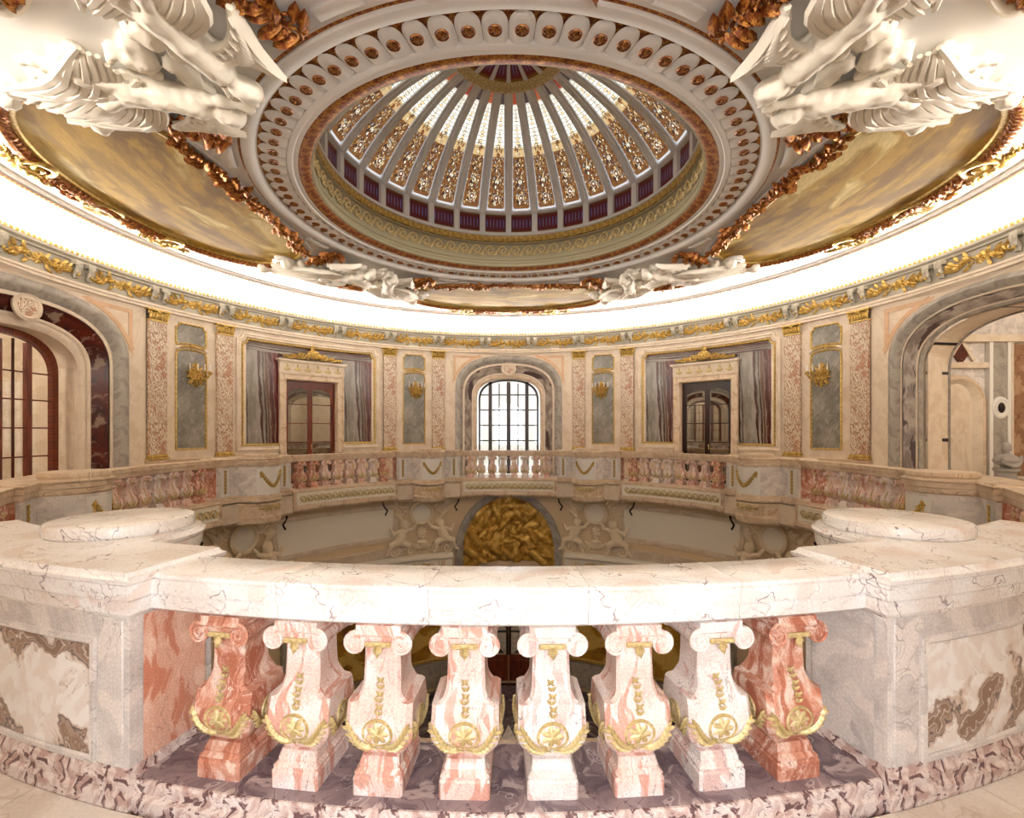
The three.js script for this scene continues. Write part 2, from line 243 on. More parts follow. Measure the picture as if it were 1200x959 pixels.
T.goldmap = tex(256, 256, (u, v) => { const n = fbm(u, v, 6, 6, 4, 171), m = fbm(u, v, 24, 24, 2, 173); let c = lerp3([216, 188, 114], [182, 148, 74], sstep(-0.35, 0.3, n)); return lerp3(c, [128, 90, 42], sstep(0.2, 0.5, m) * 0.4); });
T.palegoldmap = tex(256, 256, (u, v) => { const n = fbm(u, v, 6, 6, 4, 175), m = fbm(u, v, 24, 24, 2, 177); const c = lerp3([226, 208, 158], [196, 172, 116], sstep(-0.35, 0.3, n)); return lerp3(c, [140, 114, 70], sstep(0.2, 0.5, m) * 0.4); });
T.bronzemap = tex(256, 256, (u, v) => { const n = fbm(u, v, 6, 6, 4, 181), m = fbm(u, v, 20, 20, 2, 183); let c = lerp3([192, 134, 60], [132, 68, 30], sstep(-0.3, 0.3, n)); return lerp3(c, [92, 26, 14], sstep(0.1, 0.4, m) * 0.7); });
T.bump = tex(256, 256, (u, v) => { const n = 128 + fbm(u, v, 10, 10, 4, 191) * 120; return [n, n, n]; }, false);

// painted and leaded glass of one dome light: bottom at v = 0
function stained(seed, tip) {
  const W = 256, H = 1024, cv = document.createElement('canvas'); cv.width = W; cv.height = H; const x = cv.getContext('2d'), r = rng(seed), Y = v => H * (1 - v);
  x.fillStyle = '#b9b6b6'; x.fillRect(0, 0, W, H);
  const bands = [[0.03, 0.46, '#6a4526'], [0.46, 0.54, '#b89a6c'], [0.54, 0.88, '#f2ecdc'], [0.88, 0.97, tip]];
  for (const [a, b, c] of bands) { x.fillStyle = c; x.fillRect(14, Y(b), W - 28, Y(a) - Y(b)); }
  const gold = ['#d0b080', '#9a6c3a', '#7a4424', '#e0d4ba', '#3c2620', '#b4864c', '#8c8a88', '#5c3a28'];
  x.lineWidth = 5;
  for (let k = 0; k < 3; k++) { const cy = Y(0.12 + k * 0.135); for (let q = 5; q > 0; q--) { x.fillStyle = gold[(q + k) % 8]; x.beginPath(); x.ellipse(W / 2, cy, 16 * q, 11.5 * q, 0, 0, 7); x.fill(); x.strokeStyle = '#2a1810'; x.stroke(); }
    for (let p = 0; p < 10; p++) { const a = p / 10 * 2 * PI; x.fillStyle = gold[p % 8]; x.beginPath(); x.ellipse(W / 2 + cos(a) * 62, cy + sin(a) * 46, 17, 13, a, 0, 7); x.fill(); x.stroke(); }
    x.fillStyle = '#f3ead2'; x.beginPath(); x.ellipse(W / 2, cy, 15, 12, 0, 0, 7); x.fill(); x.stroke(); }
  for (let p = 0; p < 150; p++) { x.fillStyle = gold[floor(r() * 8)]; x.beginPath(); x.ellipse(20 + r() * (W - 40), Y(0.05 + r() * 0.42), 5 + r() * 8, 4 + r() * 7, r() * 3, 0, 7); x.fill(); x.strokeStyle = '#38200f'; x.lineWidth = 2.5; x.stroke(); }
  for (let p = 0; p < 12; p++) { x.fillStyle = gold[floor(r() * 8)]; x.beginPath(); x.ellipse(W / 2 + (r() - 0.5) * 120, Y(0.47 + r() * 0.1), 10 + r() * 10, 14, r() * 3, 0, 7); x.fill(); x.stroke(); }
  x.strokeStyle = '#4a4034'; x.lineWidth = 4; for (let i = 1; i < 4; i++) { x.beginPath(); x.moveTo(W * i / 4, Y(0.52)); x.lineTo(W * i / 4, Y(0.97)); x.stroke(); }
  for (let j = 0; j < 14; j++) { x.beginPath(); x.moveTo(14, Y(0.52 + j * 0.032)); x.lineTo(W - 14, Y(0.52 + j * 0.032)); x.stroke(); }
  for (let j = 0; j < 9; j++) { const cy = Y(0.56 + j * 0.036 + r() * 0.02); x.fillStyle = r() > 0.5 ? '#d9b98a' : '#cdbfa8'; x.beginPath(); x.ellipse(W / 2, cy, 34 + r() * 20, 13, 0, 0, 7); x.fill(); x.stroke(); }
  x.fillStyle = '#a9a8aa'; for (const s of [0, 1]) { x.beginPath(); x.moveTo(s ? W : 0, Y(0)); x.lineTo(s ? W - 60 : 60, Y(0)); x.lineTo(s ? W - 14 : 14, Y(0.05)); x.lineTo(s ? W - 14 : 14, Y(1)); x.lineTo(s ? W : 0, Y(1)); x.fill(); }
  const t = new THREE.CanvasTexture(cv); t.colorSpace = THREE.SRGBColorSpace; return t;
}
T.stained = [stained(1, '#8c3420'), stained(2, '#3a2a2c'), stained(3, '#9a4a2c')];
function bandGlass(seed) {
  const W = 256, H = 128, cv = document.createElement('canvas'); cv.width = W; cv.height = H; const x = cv.getContext('2d'), r = rng(seed);
  x.fillStyle = '#8a6a2c'; x.fillRect(0, 0, W, H); x.fillStyle = '#7a2a28'; x.fillRect(0, 14, W, H - 28);
  for (let i = 0; i < 8; i++) { x.fillStyle = r() > 0.5 ? '#8a7aa0' : '#9a7c98'; x.beginPath(); x.ellipse(16 + i * 32, H / 2, 8, 34, 0, 0, 7); x.fill(); x.strokeStyle = '#2a1014'; x.lineWidth = 3; x.stroke(); }
  const t = new THREE.CanvasTexture(cv); t.colorSpace = THREE.SRGBColorSpace; return t;
}
T.band = bandGlass(5);

const M = {};
const scaled = (t, s, s2 = s, ox = 0, oy = 0) => { const q = t.clone(); q.repeat.set(1 / s, 1 / s2); q.offset.set(ox, oy); q.needsUpdate = true; return q; };
const stone = (t, size, rough = 0.32, o = {}) => new THREE.MeshPhysicalMaterial({ map: scaled(t, size, o.size2 ?? size, o.ox ?? 0, o.oy ?? 0), roughness: rough, specularIntensity: o.spec ?? 0.8, color: o.color ?? 0xffffff });
M.cream = stone(T.cream, 1.3, 0.22);
M.cream2 = stone(T.cream, 1.3, 0.22, { ox: 0.37, oy: 0.61 });
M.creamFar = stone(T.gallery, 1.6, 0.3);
M.rouge = [stone(T.rouge, 0.9, 0.25), stone(T.rouge, 0.9, 0.25, { ox: 0.43, oy: 0.2 })];
M.rose = [stone(T.rose, 0.9, 0.25), stone(T.rose, 0.9, 0.25, { ox: 0.31, oy: 0.52 }), stone(T.rose, 0.9, 0.25, { ox: 0.71, oy: 0.13 })];
M.pale = [stone(T.pale, 0.9, 0.25), stone(T.pale, 0.9, 0.25, { ox: 0.27, oy: 0.4 })];
M.breccia = stone(T.breccia, 1.2, 0.3, { size2: 2.4 });
M.grey = stone(T.greystreak, 1.8, 0.25);
M.greypale = stone(T.greypale, 1.2, 0.28);
M.bold = stone(T.bold, 1.3, 0.12); M.bold2 = stone(T.bold, -1.3, 0.12, { size2: 1.3, ox: 0.45, oy: 0.3 });
M.plinth = stone(T.plinth, 0.55, 0.25); M.slab = stone(T.slab, 0.7, 0.2);
M.wall = stone(T.wallcream, 1.5, 0.4); M.arch = stone(T.archgrey, 1.2, 0.35); M.oxblood = stone(T.oxblood, 1.4, 0.2);
M.violet = stone(T.violet, 3, 0.3, { size2: 0.5 }); M.onyx = stone(T.onyx, 1.6, 0.35); M.tile = [0, 0.23, 0.51, 0.77].map(o => stone(T.tile, 1.4, 0.2, { ox: o, oy: o * 1.7 }));
M.curtain = new THREE.MeshPhysicalMaterial({ map: T.curtain, roughness: 0.25 });
M.plaster = new THREE.MeshStandardMaterial({ color: new THREE.Color().setRGB(0.88, 0.86, 0.83), roughness: 0.75 });
M.plasterWarm = new THREE.MeshStandardMaterial({ color: new THREE.Color().setRGB(0.88, 0.75, 0.55), roughness: 0.8, bumpMap: scaled(T.bump, 0.5), bumpScale: 0.008 });
M.frieze = new THREE.MeshStandardMaterial({ color: new THREE.Color().setRGB(0.4, 0.37, 0.3), roughness: 0.7 });
M.cove = new THREE.MeshStandardMaterial({ color: new THREE.Color().setRGB(0.64, 0.57, 0.48), roughness: 0.8 });
M.stucco = new THREE.MeshStandardMaterial({ color: new THREE.Color().setRGB(0.83, 0.76, 0.64), roughness: 0.65 });
M.bronzepatch = new THREE.MeshStandardMaterial({ map: T.bronzemap, roughness: 0.5, metalness: 0.4 });
M.gold = new THREE.MeshStandardMaterial({ map: scaled(T.goldmap, 0.4), roughness: 0.38, metalness: 0.55 });
M.bronze = new THREE.MeshStandardMaterial({ map: scaled(T.bronzemap, 0.4), roughness: 0.36, metalness: 0.55 });
M.palegold = new THREE.MeshStandardMaterial({ map: scaled(T.palegoldmap, 0.3), color: new THREE.Color().setRGB(1.0, 1.0, 1.0), roughness: 0.4, metalness: 0.2 });
M.rib = new THREE.MeshStandardMaterial({ color: new THREE.Color().setRGB(0.8, 0.8, 0.8), roughness: 0.6 });
M.dark = new THREE.MeshStandardMaterial({ color: 0x1c1412, roughness: 0.6 });
M.iron = new THREE.MeshStandardMaterial({ color: 0x2a2220, roughness: 0.45, metalness: 0.5 });
M.wood = new THREE.MeshPhysicalMaterial({ map: scaled(T.wood, 0.6, 1.4), roughness: 0.3 });
M.darkwood = new THREE.MeshPhysicalMaterial({ map: scaled(T.wood, 0.6, 1.4), color: new THREE.Color().setRGB(0.16, 0.15, 0.16), roughness: 0.3 });
M.glass = new THREE.MeshPhysicalMaterial({ color: 0xffffff, transmission: 1, thickness: 0, roughness: 0.02, ior: 1.5 });
M.mirror = new THREE.MeshPhysicalMaterial({ color: new THREE.Color().setRGB(0.42, 0.42, 0.4), metalness: 1, roughness: 0.03 });
M.canvas = new THREE.MeshStandardMaterial({ map: T.canvas, roughness: 0.7 });
M.stained = T.stained.map(t => new THREE.MeshPhysicalMaterial({ map: t, transmission: 0.75, thickness: 0, roughness: 0.85 }));
M.band = new THREE.MeshPhysicalMaterial({ map: T.band, transmission: 0.6, thickness: 0, roughness: 0.85 });
M.ochre = new THREE.MeshStandardMaterial({ map: scaled(T.canvas, 3), color: new THREE.Color().setRGB(0.8, 0.66, 0.4), roughness: 0.8 });
M.white = new THREE.MeshStandardMaterial({ color: new THREE.Color().setRGB(0.8, 0.78, 0.74), roughness: 0.5 });
M.panelCream = new THREE.MeshStandardMaterial({ color: new THREE.Color().setRGB(0.88, 0.83, 0.72), roughness: 0.8 });
M.panelTan = new THREE.MeshStandardMaterial({ color: new THREE.Color().setRGB(0.74, 0.58, 0.38), roughness: 0.8 });
M.stoneGrey = new THREE.MeshStandardMaterial({ color: new THREE.Color().setRGB(0.36, 0.33, 0.3), roughness: 0.8 });
const glow = (r, g, b, k) => new THREE.MeshStandardMaterial({ color: 0x000000, emissive: new THREE.Color().setRGB(r, g, b), emissiveIntensity: k, roughness: 0.5 });
// ------------------------------------------------------------------ measures of the rotunda (metres; gallery floor is y = 0)
const RW = 9.83, RIN = 7.28, ROUT = 7.74, RAILY = 1.105, CEIL = 6.45, LOW = -7.6, RL = 7.85;
const STEP = 11.25 * RAD;

// ------------------------------------------------------------------ gallery floor: a ring slab with polished tiles
const floorS = structure('floor', 'polished beige marble floor of the ring gallery', 'floor');
add('slab', arc([[7.2, -0.03], [11.4, -0.03], [11.4, -0.5], [7.2, -0.5]], 0, 2 * PI, 128), M.wall, floorS);
{
  const rings = [[7.8, 8.5], [8.5, 9.2], [9.2, 9.92]];
  rings.forEach(([r0, r1], j) => { const n = 60; for (let i = 0; i < n; i++) { const a = (i + j * 0.5) / n * 2 * PI, g = 0.0025; add('tile', arc([[r0 + g, 0], [r1 - g, 0], [r1 - g, -0.03], [r0 + g, -0.03]], a + g / r0, a + 2 * PI / n - g / r0, 3), M.tile[(i * 7 + j * 3) % 4], floorS); } });
  for (let i = 0; i < 6; i++) for (let k = 0; k < 4; k++) add('tile', box(0.795, 0.03, 0.795, (i - 2.5) * 0.8, -0.0151, 10.3 + k * 0.8, 1, 0.002), M.tile[(i + 2 * k) % 4], floorS);
}
// ------------------------------------------------------------------ gallery edge: fascia with running scroll, one length under every balustrade span
const SPAN = 13.8 * RAD;
function waveScroll(n, len, h) {           // Vitruvian scroll in the x-y plane
  const out = [], w = len / n;
  for (let i = 0; i < n; i++) { const x = -len / 2 + (i + 0.55) * w; out.push(put(scroll(h * 0.36, 1.35, h * 0.075, -1, PI, 5, 18), x, h * 0.02, 0)); const pts = []; for (let k = 0; k <= 6; k++) { const t = k / 6; pts.push(V3(x + w * (-0.36 + t * 1.0) - h * 0.0, h * (0.02 - 0.42 * sin(t * PI) * (t < 0.5 ? 1 : 0.9) + 0.1 * t), h * 0.06)); } out.push(tube(pts, h * 0.06, 4)); out.push(put(leaf(h * 0.5, h * 0.3), x + w * 0.3, -h * 0.35, 0, 0, 0, -0.7)); }
  return join(out);
}
const spanFascia = arc([[7.2, 0.1], [7.14, 0.06], [7.16, 0.02], [7.16, -0.34], [7.12, -0.38], [7.12, -0.46], [7.2, -0.54], [7.5, -0.56], [7.5, 0.1]], -SPAN, SPAN, 24);
const spanScrollGeo = bend(waveScroll(15, 3.1, 0.26), 7.16), spanPanelGeo = bend(join([panel(-1.58, 1.58, -0.31, -0.01, 0.008, 24), moulding(divide(rect(-1.62, 1.62, -0.33, 0.01), 0.15), [[-0.01, 0], [0, 0.02], [0.03, 0.015], [0.035, 0.004]])]), 7.16);
spanScrollGeo.translate(0, -0.16, 0);
{ const p = spanScrollGeo.attributes.position; for (let i = 0; i < p.count; i++) { const k = 1 - 0.02 / hypot(p.getX(i), p.getZ(i)); p.setX(i, p.getX(i) * k); p.setZ(i, p.getZ(i) * k); } }

// ------------------------------------------------------------------ baluster: square pear with ionic cap, gilt mounts (local: +z faces out to the gallery, y = 0 at the slab)
function squareLoft(levels, ch = 0.16) {     // [y, halfwidth x, halfwidth z]
  const rows = levels.map(([y, a, b]) => { const c = ch * min(a, b), q = []; const P = [[-a + c, b], [a - c, b], [a, b - c], [a, -b + c], [a - c, -b], [-a + c, -b], [-a, -b + c], [-a, b - c]]; for (const [x, z] of P) q.push(V3(x, y, z)); return q.reverse(); });
  for (const [k, f] of [[0, 'unshift'], [rows.length - 1, 'push']]) { const y = levels[k === 0 ? 0 : levels.length - 1][0], e = rows[k === 0 ? 0 : rows.length - 1]; rows[f](e.map(p => V3(p.x * 0.001, y, p.z * 0.001))); }
  return grid(rows, { closeU: true, crease: 0.42 });
}
const shaftLevels = []; {
  const ys = []; for (let i = 0; i <= 8; i++) ys.push(0.152 + 0.128 * i / 8); ys.push(0.33, 0.38, 0.418, 0.424); for (let i = 1; i <= 7; i++) ys.push(0.424 + 0.08 * i / 7); ys.push(0.56, 0.62, 0.69);
  for (const y of ys) {
    let a, b; if (y < 0.28) a = b = mix(0.092, 0.16, sin((y - 0.152) / 0.128 * PI / 2)); else if (y <= 0.418) { a = mix(0.16, 0.157, (y - 0.28) / 0.138); b = y < 0.33 ? 0.161 : mix(0.161, 0.128, sstep(0.33, 0.46, y)); } else if (y <= 0.505) { const t = (y - 0.418) / 0.087; a = y <= 0.4181 ? 0.157 : mix(0.152, 0.091, sqrt(max(0, 1 - (1 - t) * (1 - t)))); b = mix(0.161, 0.128, sstep(0.33, 0.46, y)) - 0.03 * sstep(0.44, 0.52, y); } else { a = mix(0.091, 0.085, (y - 0.505) / 0.185); b = 0.098 - 0.004 * (y - 0.505); }
    shaftLevels.push([y, a, b]);
  }
}
const balShaft = boxUV(squareLoft(shaftLevels));
const balPlinth = boxUV(squareLoft([[0, 0.118, 0.165], [0.078, 0.118, 0.165], [0.086, 0.112, 0.158], [0.1, 0.114, 0.16], [0.118, 0.096, 0.14], [0.126, 0.098, 0.142], [0.15, 0.092, 0.13], [0.16, 0.09, 0.12]], 0.08));
function volute(s) {       // ionic roll running front to back, spiral shown at both ends
  const pts = []; for (let i = 0; i <= 26; i++) { const t = i / 26, a = PI / 2 - s * t * 1.75 * 2 * PI, q = 0.05 * pow(1 - t, 0.8) + 0.004; pts.push([s * 0.108 + cos(a) * q * 1, 0.705 + sin(a) * q]); }
  const fr = tube(pts.map(([x, y]) => V3(x, y, 0.155)), t => 0.0095 * (1 - 0.3 * t), 5), bk = tube(pts.map(([x, y]) => V3(x, y, -0.155)), t => 0.0095 * (1 - 0.3 * t), 5);
  const rows = []; for (const [z, r] of [[-0.152, 0.001], [-0.152, 0.046], [-0.1, 0.042], [0, 0.036], [0.1, 0.042], [0.152, 0.046], [0.152, 0.001]]) { const q = []; for (let k = 0; k < 14; k++) { const a = k / 14 * 2 * PI; q.push(V3(s * 0.108 + cos(a) * r, 0.705 + sin(a) * r, z)); } rows.push(q); }
  return join([grid(rows, { closeU: true, crease: 0.8 }), fr, bk]);
}
const balCapital = boxUV(join([put(squareLoft([[0.69, 0.098, 0.14], [0.735, 0.1, 0.148], [0.745, 0.125, 0.158], [0.757, 0.125, 0.158], [0.762, 0.108, 0.155], [0.79, 0.108, 0.155]], 0.05), 0, 0, 0), volute(1), volute(-1)]));
function ringTube(rx, ry, rad, z = 0, n = 20) { const p = []; for (let i = 0; i <= n; i++) { const a = i / n * 2 * PI; p.push(V3(cos(a) * rx, sin(a) * ry, z)); } return tube(p, rad, 5, false); }
const balGilt = (() => {     // medallion with shell and crossed laurel sprays
  const face = [ringTube(0.068, 0.062, 0.0075), put(rosette(0.06, 7, 0.22), 0, 0, -0.004)];
  const spray = []; for (const s of [-1, 1]) for (let i = 0; i < 7; i++) { const t = i / 6; spray.push(put(leaf(0.06, 0.03, 0.4, 3), s * (0.02 + 0.1 * t), -0.075 + 0.075 * t * t, 0.0, 0, 0, -s * (1.3 - 0.75 * t))); spray.push(put(leaf(0.045, 0.024, 0.4, 3), s * (0.03 + 0.1 * t), -0.085 + 0.095 * t * t, 0.0, 0, 0, -s * (1.8 - 0.5 * t))); }
  const stem = [-1, 1].map(s => { const p = []; for (let i = 0; i <= 8; i++) { const t = i / 8; p.push(V3(s * (0.005 + 0.13 * t), -0.082 + 0.09 * t * t, 0.004)); } return tube(p, 0.006, 4); });
  return join([...face, ...spray, ...stem]);
})();
const surfZ = y => { const L = shaftLevels; for (let i = 1; i < L.length; i++) if (y <= L[i][0]) return mix(L[i - 1][2], L[i][2], clamp((y - L[i - 1][0]) / (L[i][0] - L[i - 1][0]))); return 0.09; };
function cling(g, y0, off = 0) { const q = g.clone(), p = q.attributes.position; for (let i = 0; i < p.count; i++) p.setZ(i, p.getZ(i) + surfZ(p.getY(i) + y0) + off - max(0, abs(p.getX(i)) - 0.1) * 0.25); q.translate(0, y0, 0); return fin(q, 0.8); }
const giltFront = cling(balGilt, 0.288, 0.001), giltSide = join([cling(put(balGilt, 0, 0, 0, 0, 0, 0, 0.8, 0.85, 0.8), 0.288, 0.002)]);
const giltGarland = (() => { const l = [], r = rng(3); for (let i = 0; i < 6; i++) { const y = 0.37 + i * 0.026, x = 0.004 * sin(i * 2.2); for (const s of [-1, 1]) { l.push(put(leaf(0.03, 0.016, 0.5, 3), x, y, surfZ(y) - 0.001, 0, 0, s * (0.5 + 0.5 * r()))); if (i % 2) l.push(put(leaf(0.02, 0.012, 0.5, 2), x, y, surfZ(y) - 0.001, 0, 0, s * 1.7)); } l.push(ball(0.006, x, y + 0.01, surfZ(y) + 0.002, 1, 1.6, 0.8, 5, 4)); } return join(l); })();
const giltCap = (() => { const l = [box(0.125, 0.024, 0.02, 0, 0.7, 0.152), put(leaf(0.055, 0.04, 0.3, 3), 0, 0.7, 0.158, 0, 0, PI)]; for (const s of [-1, 1]) { l.push(put(leaf(0.05, 0.02, 0.5, 3), s * 0.008, 0.7, 0.16, 0, 0, s * -1.45)); l.push(put(leaf(0.035, 0.02, 0.5, 3), 0, 0.695, 0.158, 0, 0, PI + s * 0.7)); } return join(l); })();
function baluster(mat, detailed) {
  const b = add('baluster', balShaft, mat, new THREE.Group()); b.parent.remove(b);
  add('plinth', balPlinth, mat, b); add('capital', balCapital, mat, b);
  for (const [t, g] of detailed ? [[0, giltFront], [PI, giltFront], [PI / 2, giltSide], [-PI / 2, giltSide]] : [[PI, giltFront]]) { const q = add('gilt_medallion', g, M.palegold, b); q.rotation.y = t; }
  for (const t of detailed ? [0, PI] : [PI]) { add('gilt_cap_leaf', giltCap, M.palegold, b).rotation.y = t; add('gilt_garland', giltGarland, M.palegold, b).rotation.y = t; }
  return b;
}
// ------------------------------------------------------------------ balustrade spans
const copingProfile = [[7.34, RAILY], [7.66, RAILY], [7.672, RAILY - 0.006], [7.675, RAILY - 0.02], [7.668, RAILY - 0.034], [7.672, RAILY - 0.05], [7.668, 1.0], [7.648, 0.993], [7.655, 0.985], [7.655, 0.925], [7.64, 0.912], [7.62, 0.905], [7.38, 0.905], [7.36, 0.912], [7.345, 0.925], [7.345, 0.985], [7.352, 0.993], [7.332, 1.0], [7.325, RAILY - 0.05], [7.332, RAILY - 0.034], [7.325, RAILY - 0.02], [7.328, RAILY - 0.006]];
const coping = n => { const out = []; for (let i = 0; i < n; i++) out.push(arc(copingProfile, -SPAN + 2 * SPAN * i / n + 0.00015, -SPAN + 2 * SPAN * (i + 1) / n - 0.00015, 8)); return out; };
const coping5 = coping(5), kerbGeo = arc([[7.26, 0.12], [7.74, 0.12], [7.75, 0.11], [7.75, 0.062], [7.78, 0.05], [7.78, 0], [7.78, -0.03], [7.2, -0.03], [7.24, 0.06], [7.25, 0.11]], -SPAN, SPAN, 24);
function balustrade(turn, label, mats, near) {
  const t = thing('balustrade', label, 'balustrade');
  t.rotation.y = -turn;
  coping5.forEach((g, i) => add('coping_stone', g, near ? (i % 2 ? M.cream2 : M.cream) : M.creamFar, t));
  const kerb = add('kerb', kerbGeo, near ? M.plinth : M.creamFar, t); if (near) add('kerb_top', arc([[7.27, 0.1215], [7.73, 0.1215], [7.73, 0.119], [7.27, 0.119]], -SPAN, SPAN, 24), M.slab, kerb);
  for (let i = 0; i < 8; i++) {
    const a = (i - 3.5) * 3.05 * RAD, b = baluster(mats[i], near); b.position.set(7.5 * sin(a), 0.12, -7.5 * cos(a)); b.rotation.y = PI - a; t.add(b);
  }
  if (!near) { const f = add('fascia', spanFascia, M.creamFar, t); add('fascia_panel', spanPanelGeo, M.panelCream, f); add('wave_scroll', spanScrollGeo, M.palegold, f); } else add('fascia', spanFascia, M.creamFar, t);
  return t;
}
const [R0, R1] = M.rouge, [S0, S1, S2] = M.rose, [P0, P1] = M.pale;
// seen from the middle of the room the row runs left to right; the near row is seen from behind, so it is listed from its right end
balustrade(PI, 'marble balustrade with pale pink balusters, red at both ends, between two disc-topped pedestals', [R1, P1, S2, P0, S1, S0, S2, R0], true);
balustrade(0, 'far balustrade span below the arched window, eight pinkish balusters', [S0, P0, S1, P1, S2, P0, S1, S0], false);
balustrade(-45 * RAD, 'balustrade span below the glazed door with brown wooden frame', [R0, R1, S0, S1, S2, S0, P0, R0], false);
balustrade(45 * RAD, 'balustrade span below the glazed door with black frame', [R1, S0, P0, P1, S1, S0, S2, R1], false);
balustrade(-90 * RAD, 'balustrade span in front of the red-brown arched door', [R0, S1, S0, S2, P0, S0, S1, R1], false);
balustrade(90 * RAD, 'balustrade span in front of the open archway', [R1, S2, P0, S1, S0, P1, S1, R0], false);
balustrade(-135 * RAD, 'balustrade span curving past the large disc-topped pedestal, on the side of the arched door', [R0, S0, S1, S2, P0, S0, S1, R1], false);
balustrade(135 * RAD, 'balustrade span curving past the large disc-topped pedestal, on the side of the open archway', [R1, S1, S0, S2, P1, S1, S0, R0], false);

// ------------------------------------------------------------------ pedestals between the spans (local: middle at phi = 0)
M.salmon = stone(T.rose, 0.8, 0.25, { color: new THREE.Color().setRGB(1, 0.8, 0.68) });
const PED = 8.7 * RAD, BOWR = 0.47, BOWC = 7.1;
function pedOutline(o, k = 1) {       // plan outline grown by o; k scales the bow
  const q = [], A = PED + o / 7.5 * 0.9; for (let i = 0; i <= 16; i++) { const a = mix(A, -A, i / 16); q.push([(ROUT + 0.01 + o) * sin(a), -(ROUT + 0.01 + o) * cos(a)]); }
  const r = BOWR * k + o, b0 = 1.22; for (let i = 0; i <= 3; i++) { const a = mix(-A, -4.6 * RAD, i / 3); q.push([(RIN - o) * sin(a), -(RIN - o) * cos(a)]); }
  for (let i = 0; i <= 14; i++) { const a = mix(-b0, b0, i / 14); q.push([r * sin(a), -(BOWC) + r * cos(a)]); }
  for (let i = 0; i <= 3; i++) { const a = mix(4.6 * RAD, A, i / 3); q.push([(RIN - o) * sin(a), -(RIN - o) * cos(a)]); }
  return q;
}
function planLoft(profile, capTop = true) {     // [[grow, y], ...]
  const rows = profile.map(([o, y, k]) => pedOutline(o, k).map(([x, z]) => V3(x, y, z))), out = [boxUVplan(grid(rows, { closeU: true, crease: 0.5 }))];
  for (const [idx, up] of [[rows.length - 1, 1], [0, -1]]) {
    const q = rows[idx], tri = THREE.ShapeUtils.triangulateShape(q.map(p => new THREE.Vector2(p.x, p.z)), []), pos = [], uvs = [];
    for (const t of tri) for (const k of t) { const p = q[k]; pos.push(p.x, p.y, p.z); uvs.push(p.x, p.z); }
    const g = new THREE.BufferGeometry(); g.setAttribute('position', new THREE.Float32BufferAttribute(pos, 3)); g.setAttribute('uv', new THREE.Float32BufferAttribute(uvs, 2)); g.computeVertexNormals();
    if (g.attributes.normal.getY(0) * up < 0) { flip(g); g.computeVertexNormals(); } out.push(g);
  }
  return join(out);
}
const boxUVplan = g => g;
const pedBody = planLoft([[0, 0.16], [0, 0.905]]), pedBase = planLoft([[0.05, 0], [0.05, 0.06], [0.03, 0.075], [0.03, 0.12], [0.012, 0.15], [0.0, 0.17]]),
  pedCap = planLoft([[0.0, 0.9], [0.012, 0.915], [0.02, 0.925], [0.02, 0.985], [0.012, 0.993], [0.035, 1.0], [0.04, 1.05], [0.036, 1.07], [0.055, 1.085], [0.06, 1.105], [0.04, 1.115], [0.03, 1.135]]),
  pedBracket = planLoft([[-0.03, -0.6], [0.03, -0.54], [0.05, -0.46], [0.05, -0.4], [0.0, -0.36], [0.0, -0.12], [0.03, -0.08], [0.03, -0.035]]);
const pedDisc = put(lathe([[0.001, 0], [0.41, 0], [0.42, 0.012], [0.422, 0.06], [0.412, 0.078], [0.4, 0.082], [0.001, 0.082]], 40), 0, 1.134, -7.05);
const bowPanel = (() => { const r = BOWR + 0.006, rows = []; for (const y of [0.18, 0.86]) { const q = []; for (let i = 0; i <= 12; i++) { const a = mix(-0.86, 0.86, i / 12); q.push(V3(r * sin(a), y, -BOWC + r * cos(a))); } rows.push(q); } return grid(rows); })();
function onBow(g, off = 0.01) { const q = g.clone(), p = q.attributes.position; for (let i = 0; i < p.count; i++) { const a = p.getX(i) / BOWR, r = BOWR + off + p.getZ(i); p.setXYZ(i, r * sin(a), p.getY(i), -BOWC + r * cos(a)); } return fin(q, 0.9); }
const swag = (() => { const l = []; for (let i = 0; i <= 14; i++) { const t = i / 14 * 2 - 1, x = t * 0.3, y = 0.36 + 0.34 * pow(abs(t), 1.7); for (const s of [-1, 1]) l.push(put(leaf(0.1, 0.06, 0.5, 3), x, y, 0, 0, 0, atan2(-1, 1) * 0 + s * 0.9 - t * 0.9 * -1)); l.push(ball(0.016, x, y, 0.018, 1, 1, 1, 5, 4)); } for (const s of [-1, 1]) { l.push(put(rosette(0.05, 6), s * 0.3, 0.73, 0)); l.push(put(leaf(0.1, 0.04), s * 0.3, 0.7, 0, 0, 0, PI + s * 0.2)); } return onBow(join(l)); })();
const stripPanel = s => bend(panel(s * 0.9 - 0.12, s * 0.9 + 0.12, 0.2, 0.86, 0.006, 2), RIN);
const drop = s => { const l = []; for (let i = 0; i < 7; i++) { const y = 0.28 + i * 0.085; l.push(put(rosette(0.04, 5), s * 0.9, y, 0.012)); l.push(put(leaf(0.07, 0.035), s * 0.9, y, 0.01, 0, 0, 0.6)); l.push(put(leaf(0.07, 0.035), s * 0.9, y, 0.01, 0, 0, -0.6)); } return bend(join(l), RIN); };
const bracketGilt = (() => { const l = []; for (const s of [-1, 1]) { l.push(put(scroll(0.11, 1.4, 0.02, -s, s > 0 ? PI : 0), s * 0.16, -0.18, 0)); for (let k = 0; k < 5; k++) l.push(put(leaf(0.13, 0.06), s * (0.05 + 0.05 * k), -0.25 + 0.02 * k, 0, 0, 0, -s * (0.3 + 0.3 * k))); } l.push(put(shell(0.13, 7), 0, -0.2, 0)); return onBow(join(l)); })();
const bracketStrip = s => { const l = [put(rosette(0.1, 6), s * 0.9, -0.17, 0.0)]; for (let k = 0; k < 6; k++) l.push(put(leaf(0.13, 0.05), s * 0.9, -0.17, 0, 0, 0, k * PI / 3 + 0.4)); return bend(join(l), RIN); };
const outPanelPath = divide(rect(-0.93, 0.93, 0.19, 0.76), 0.15);
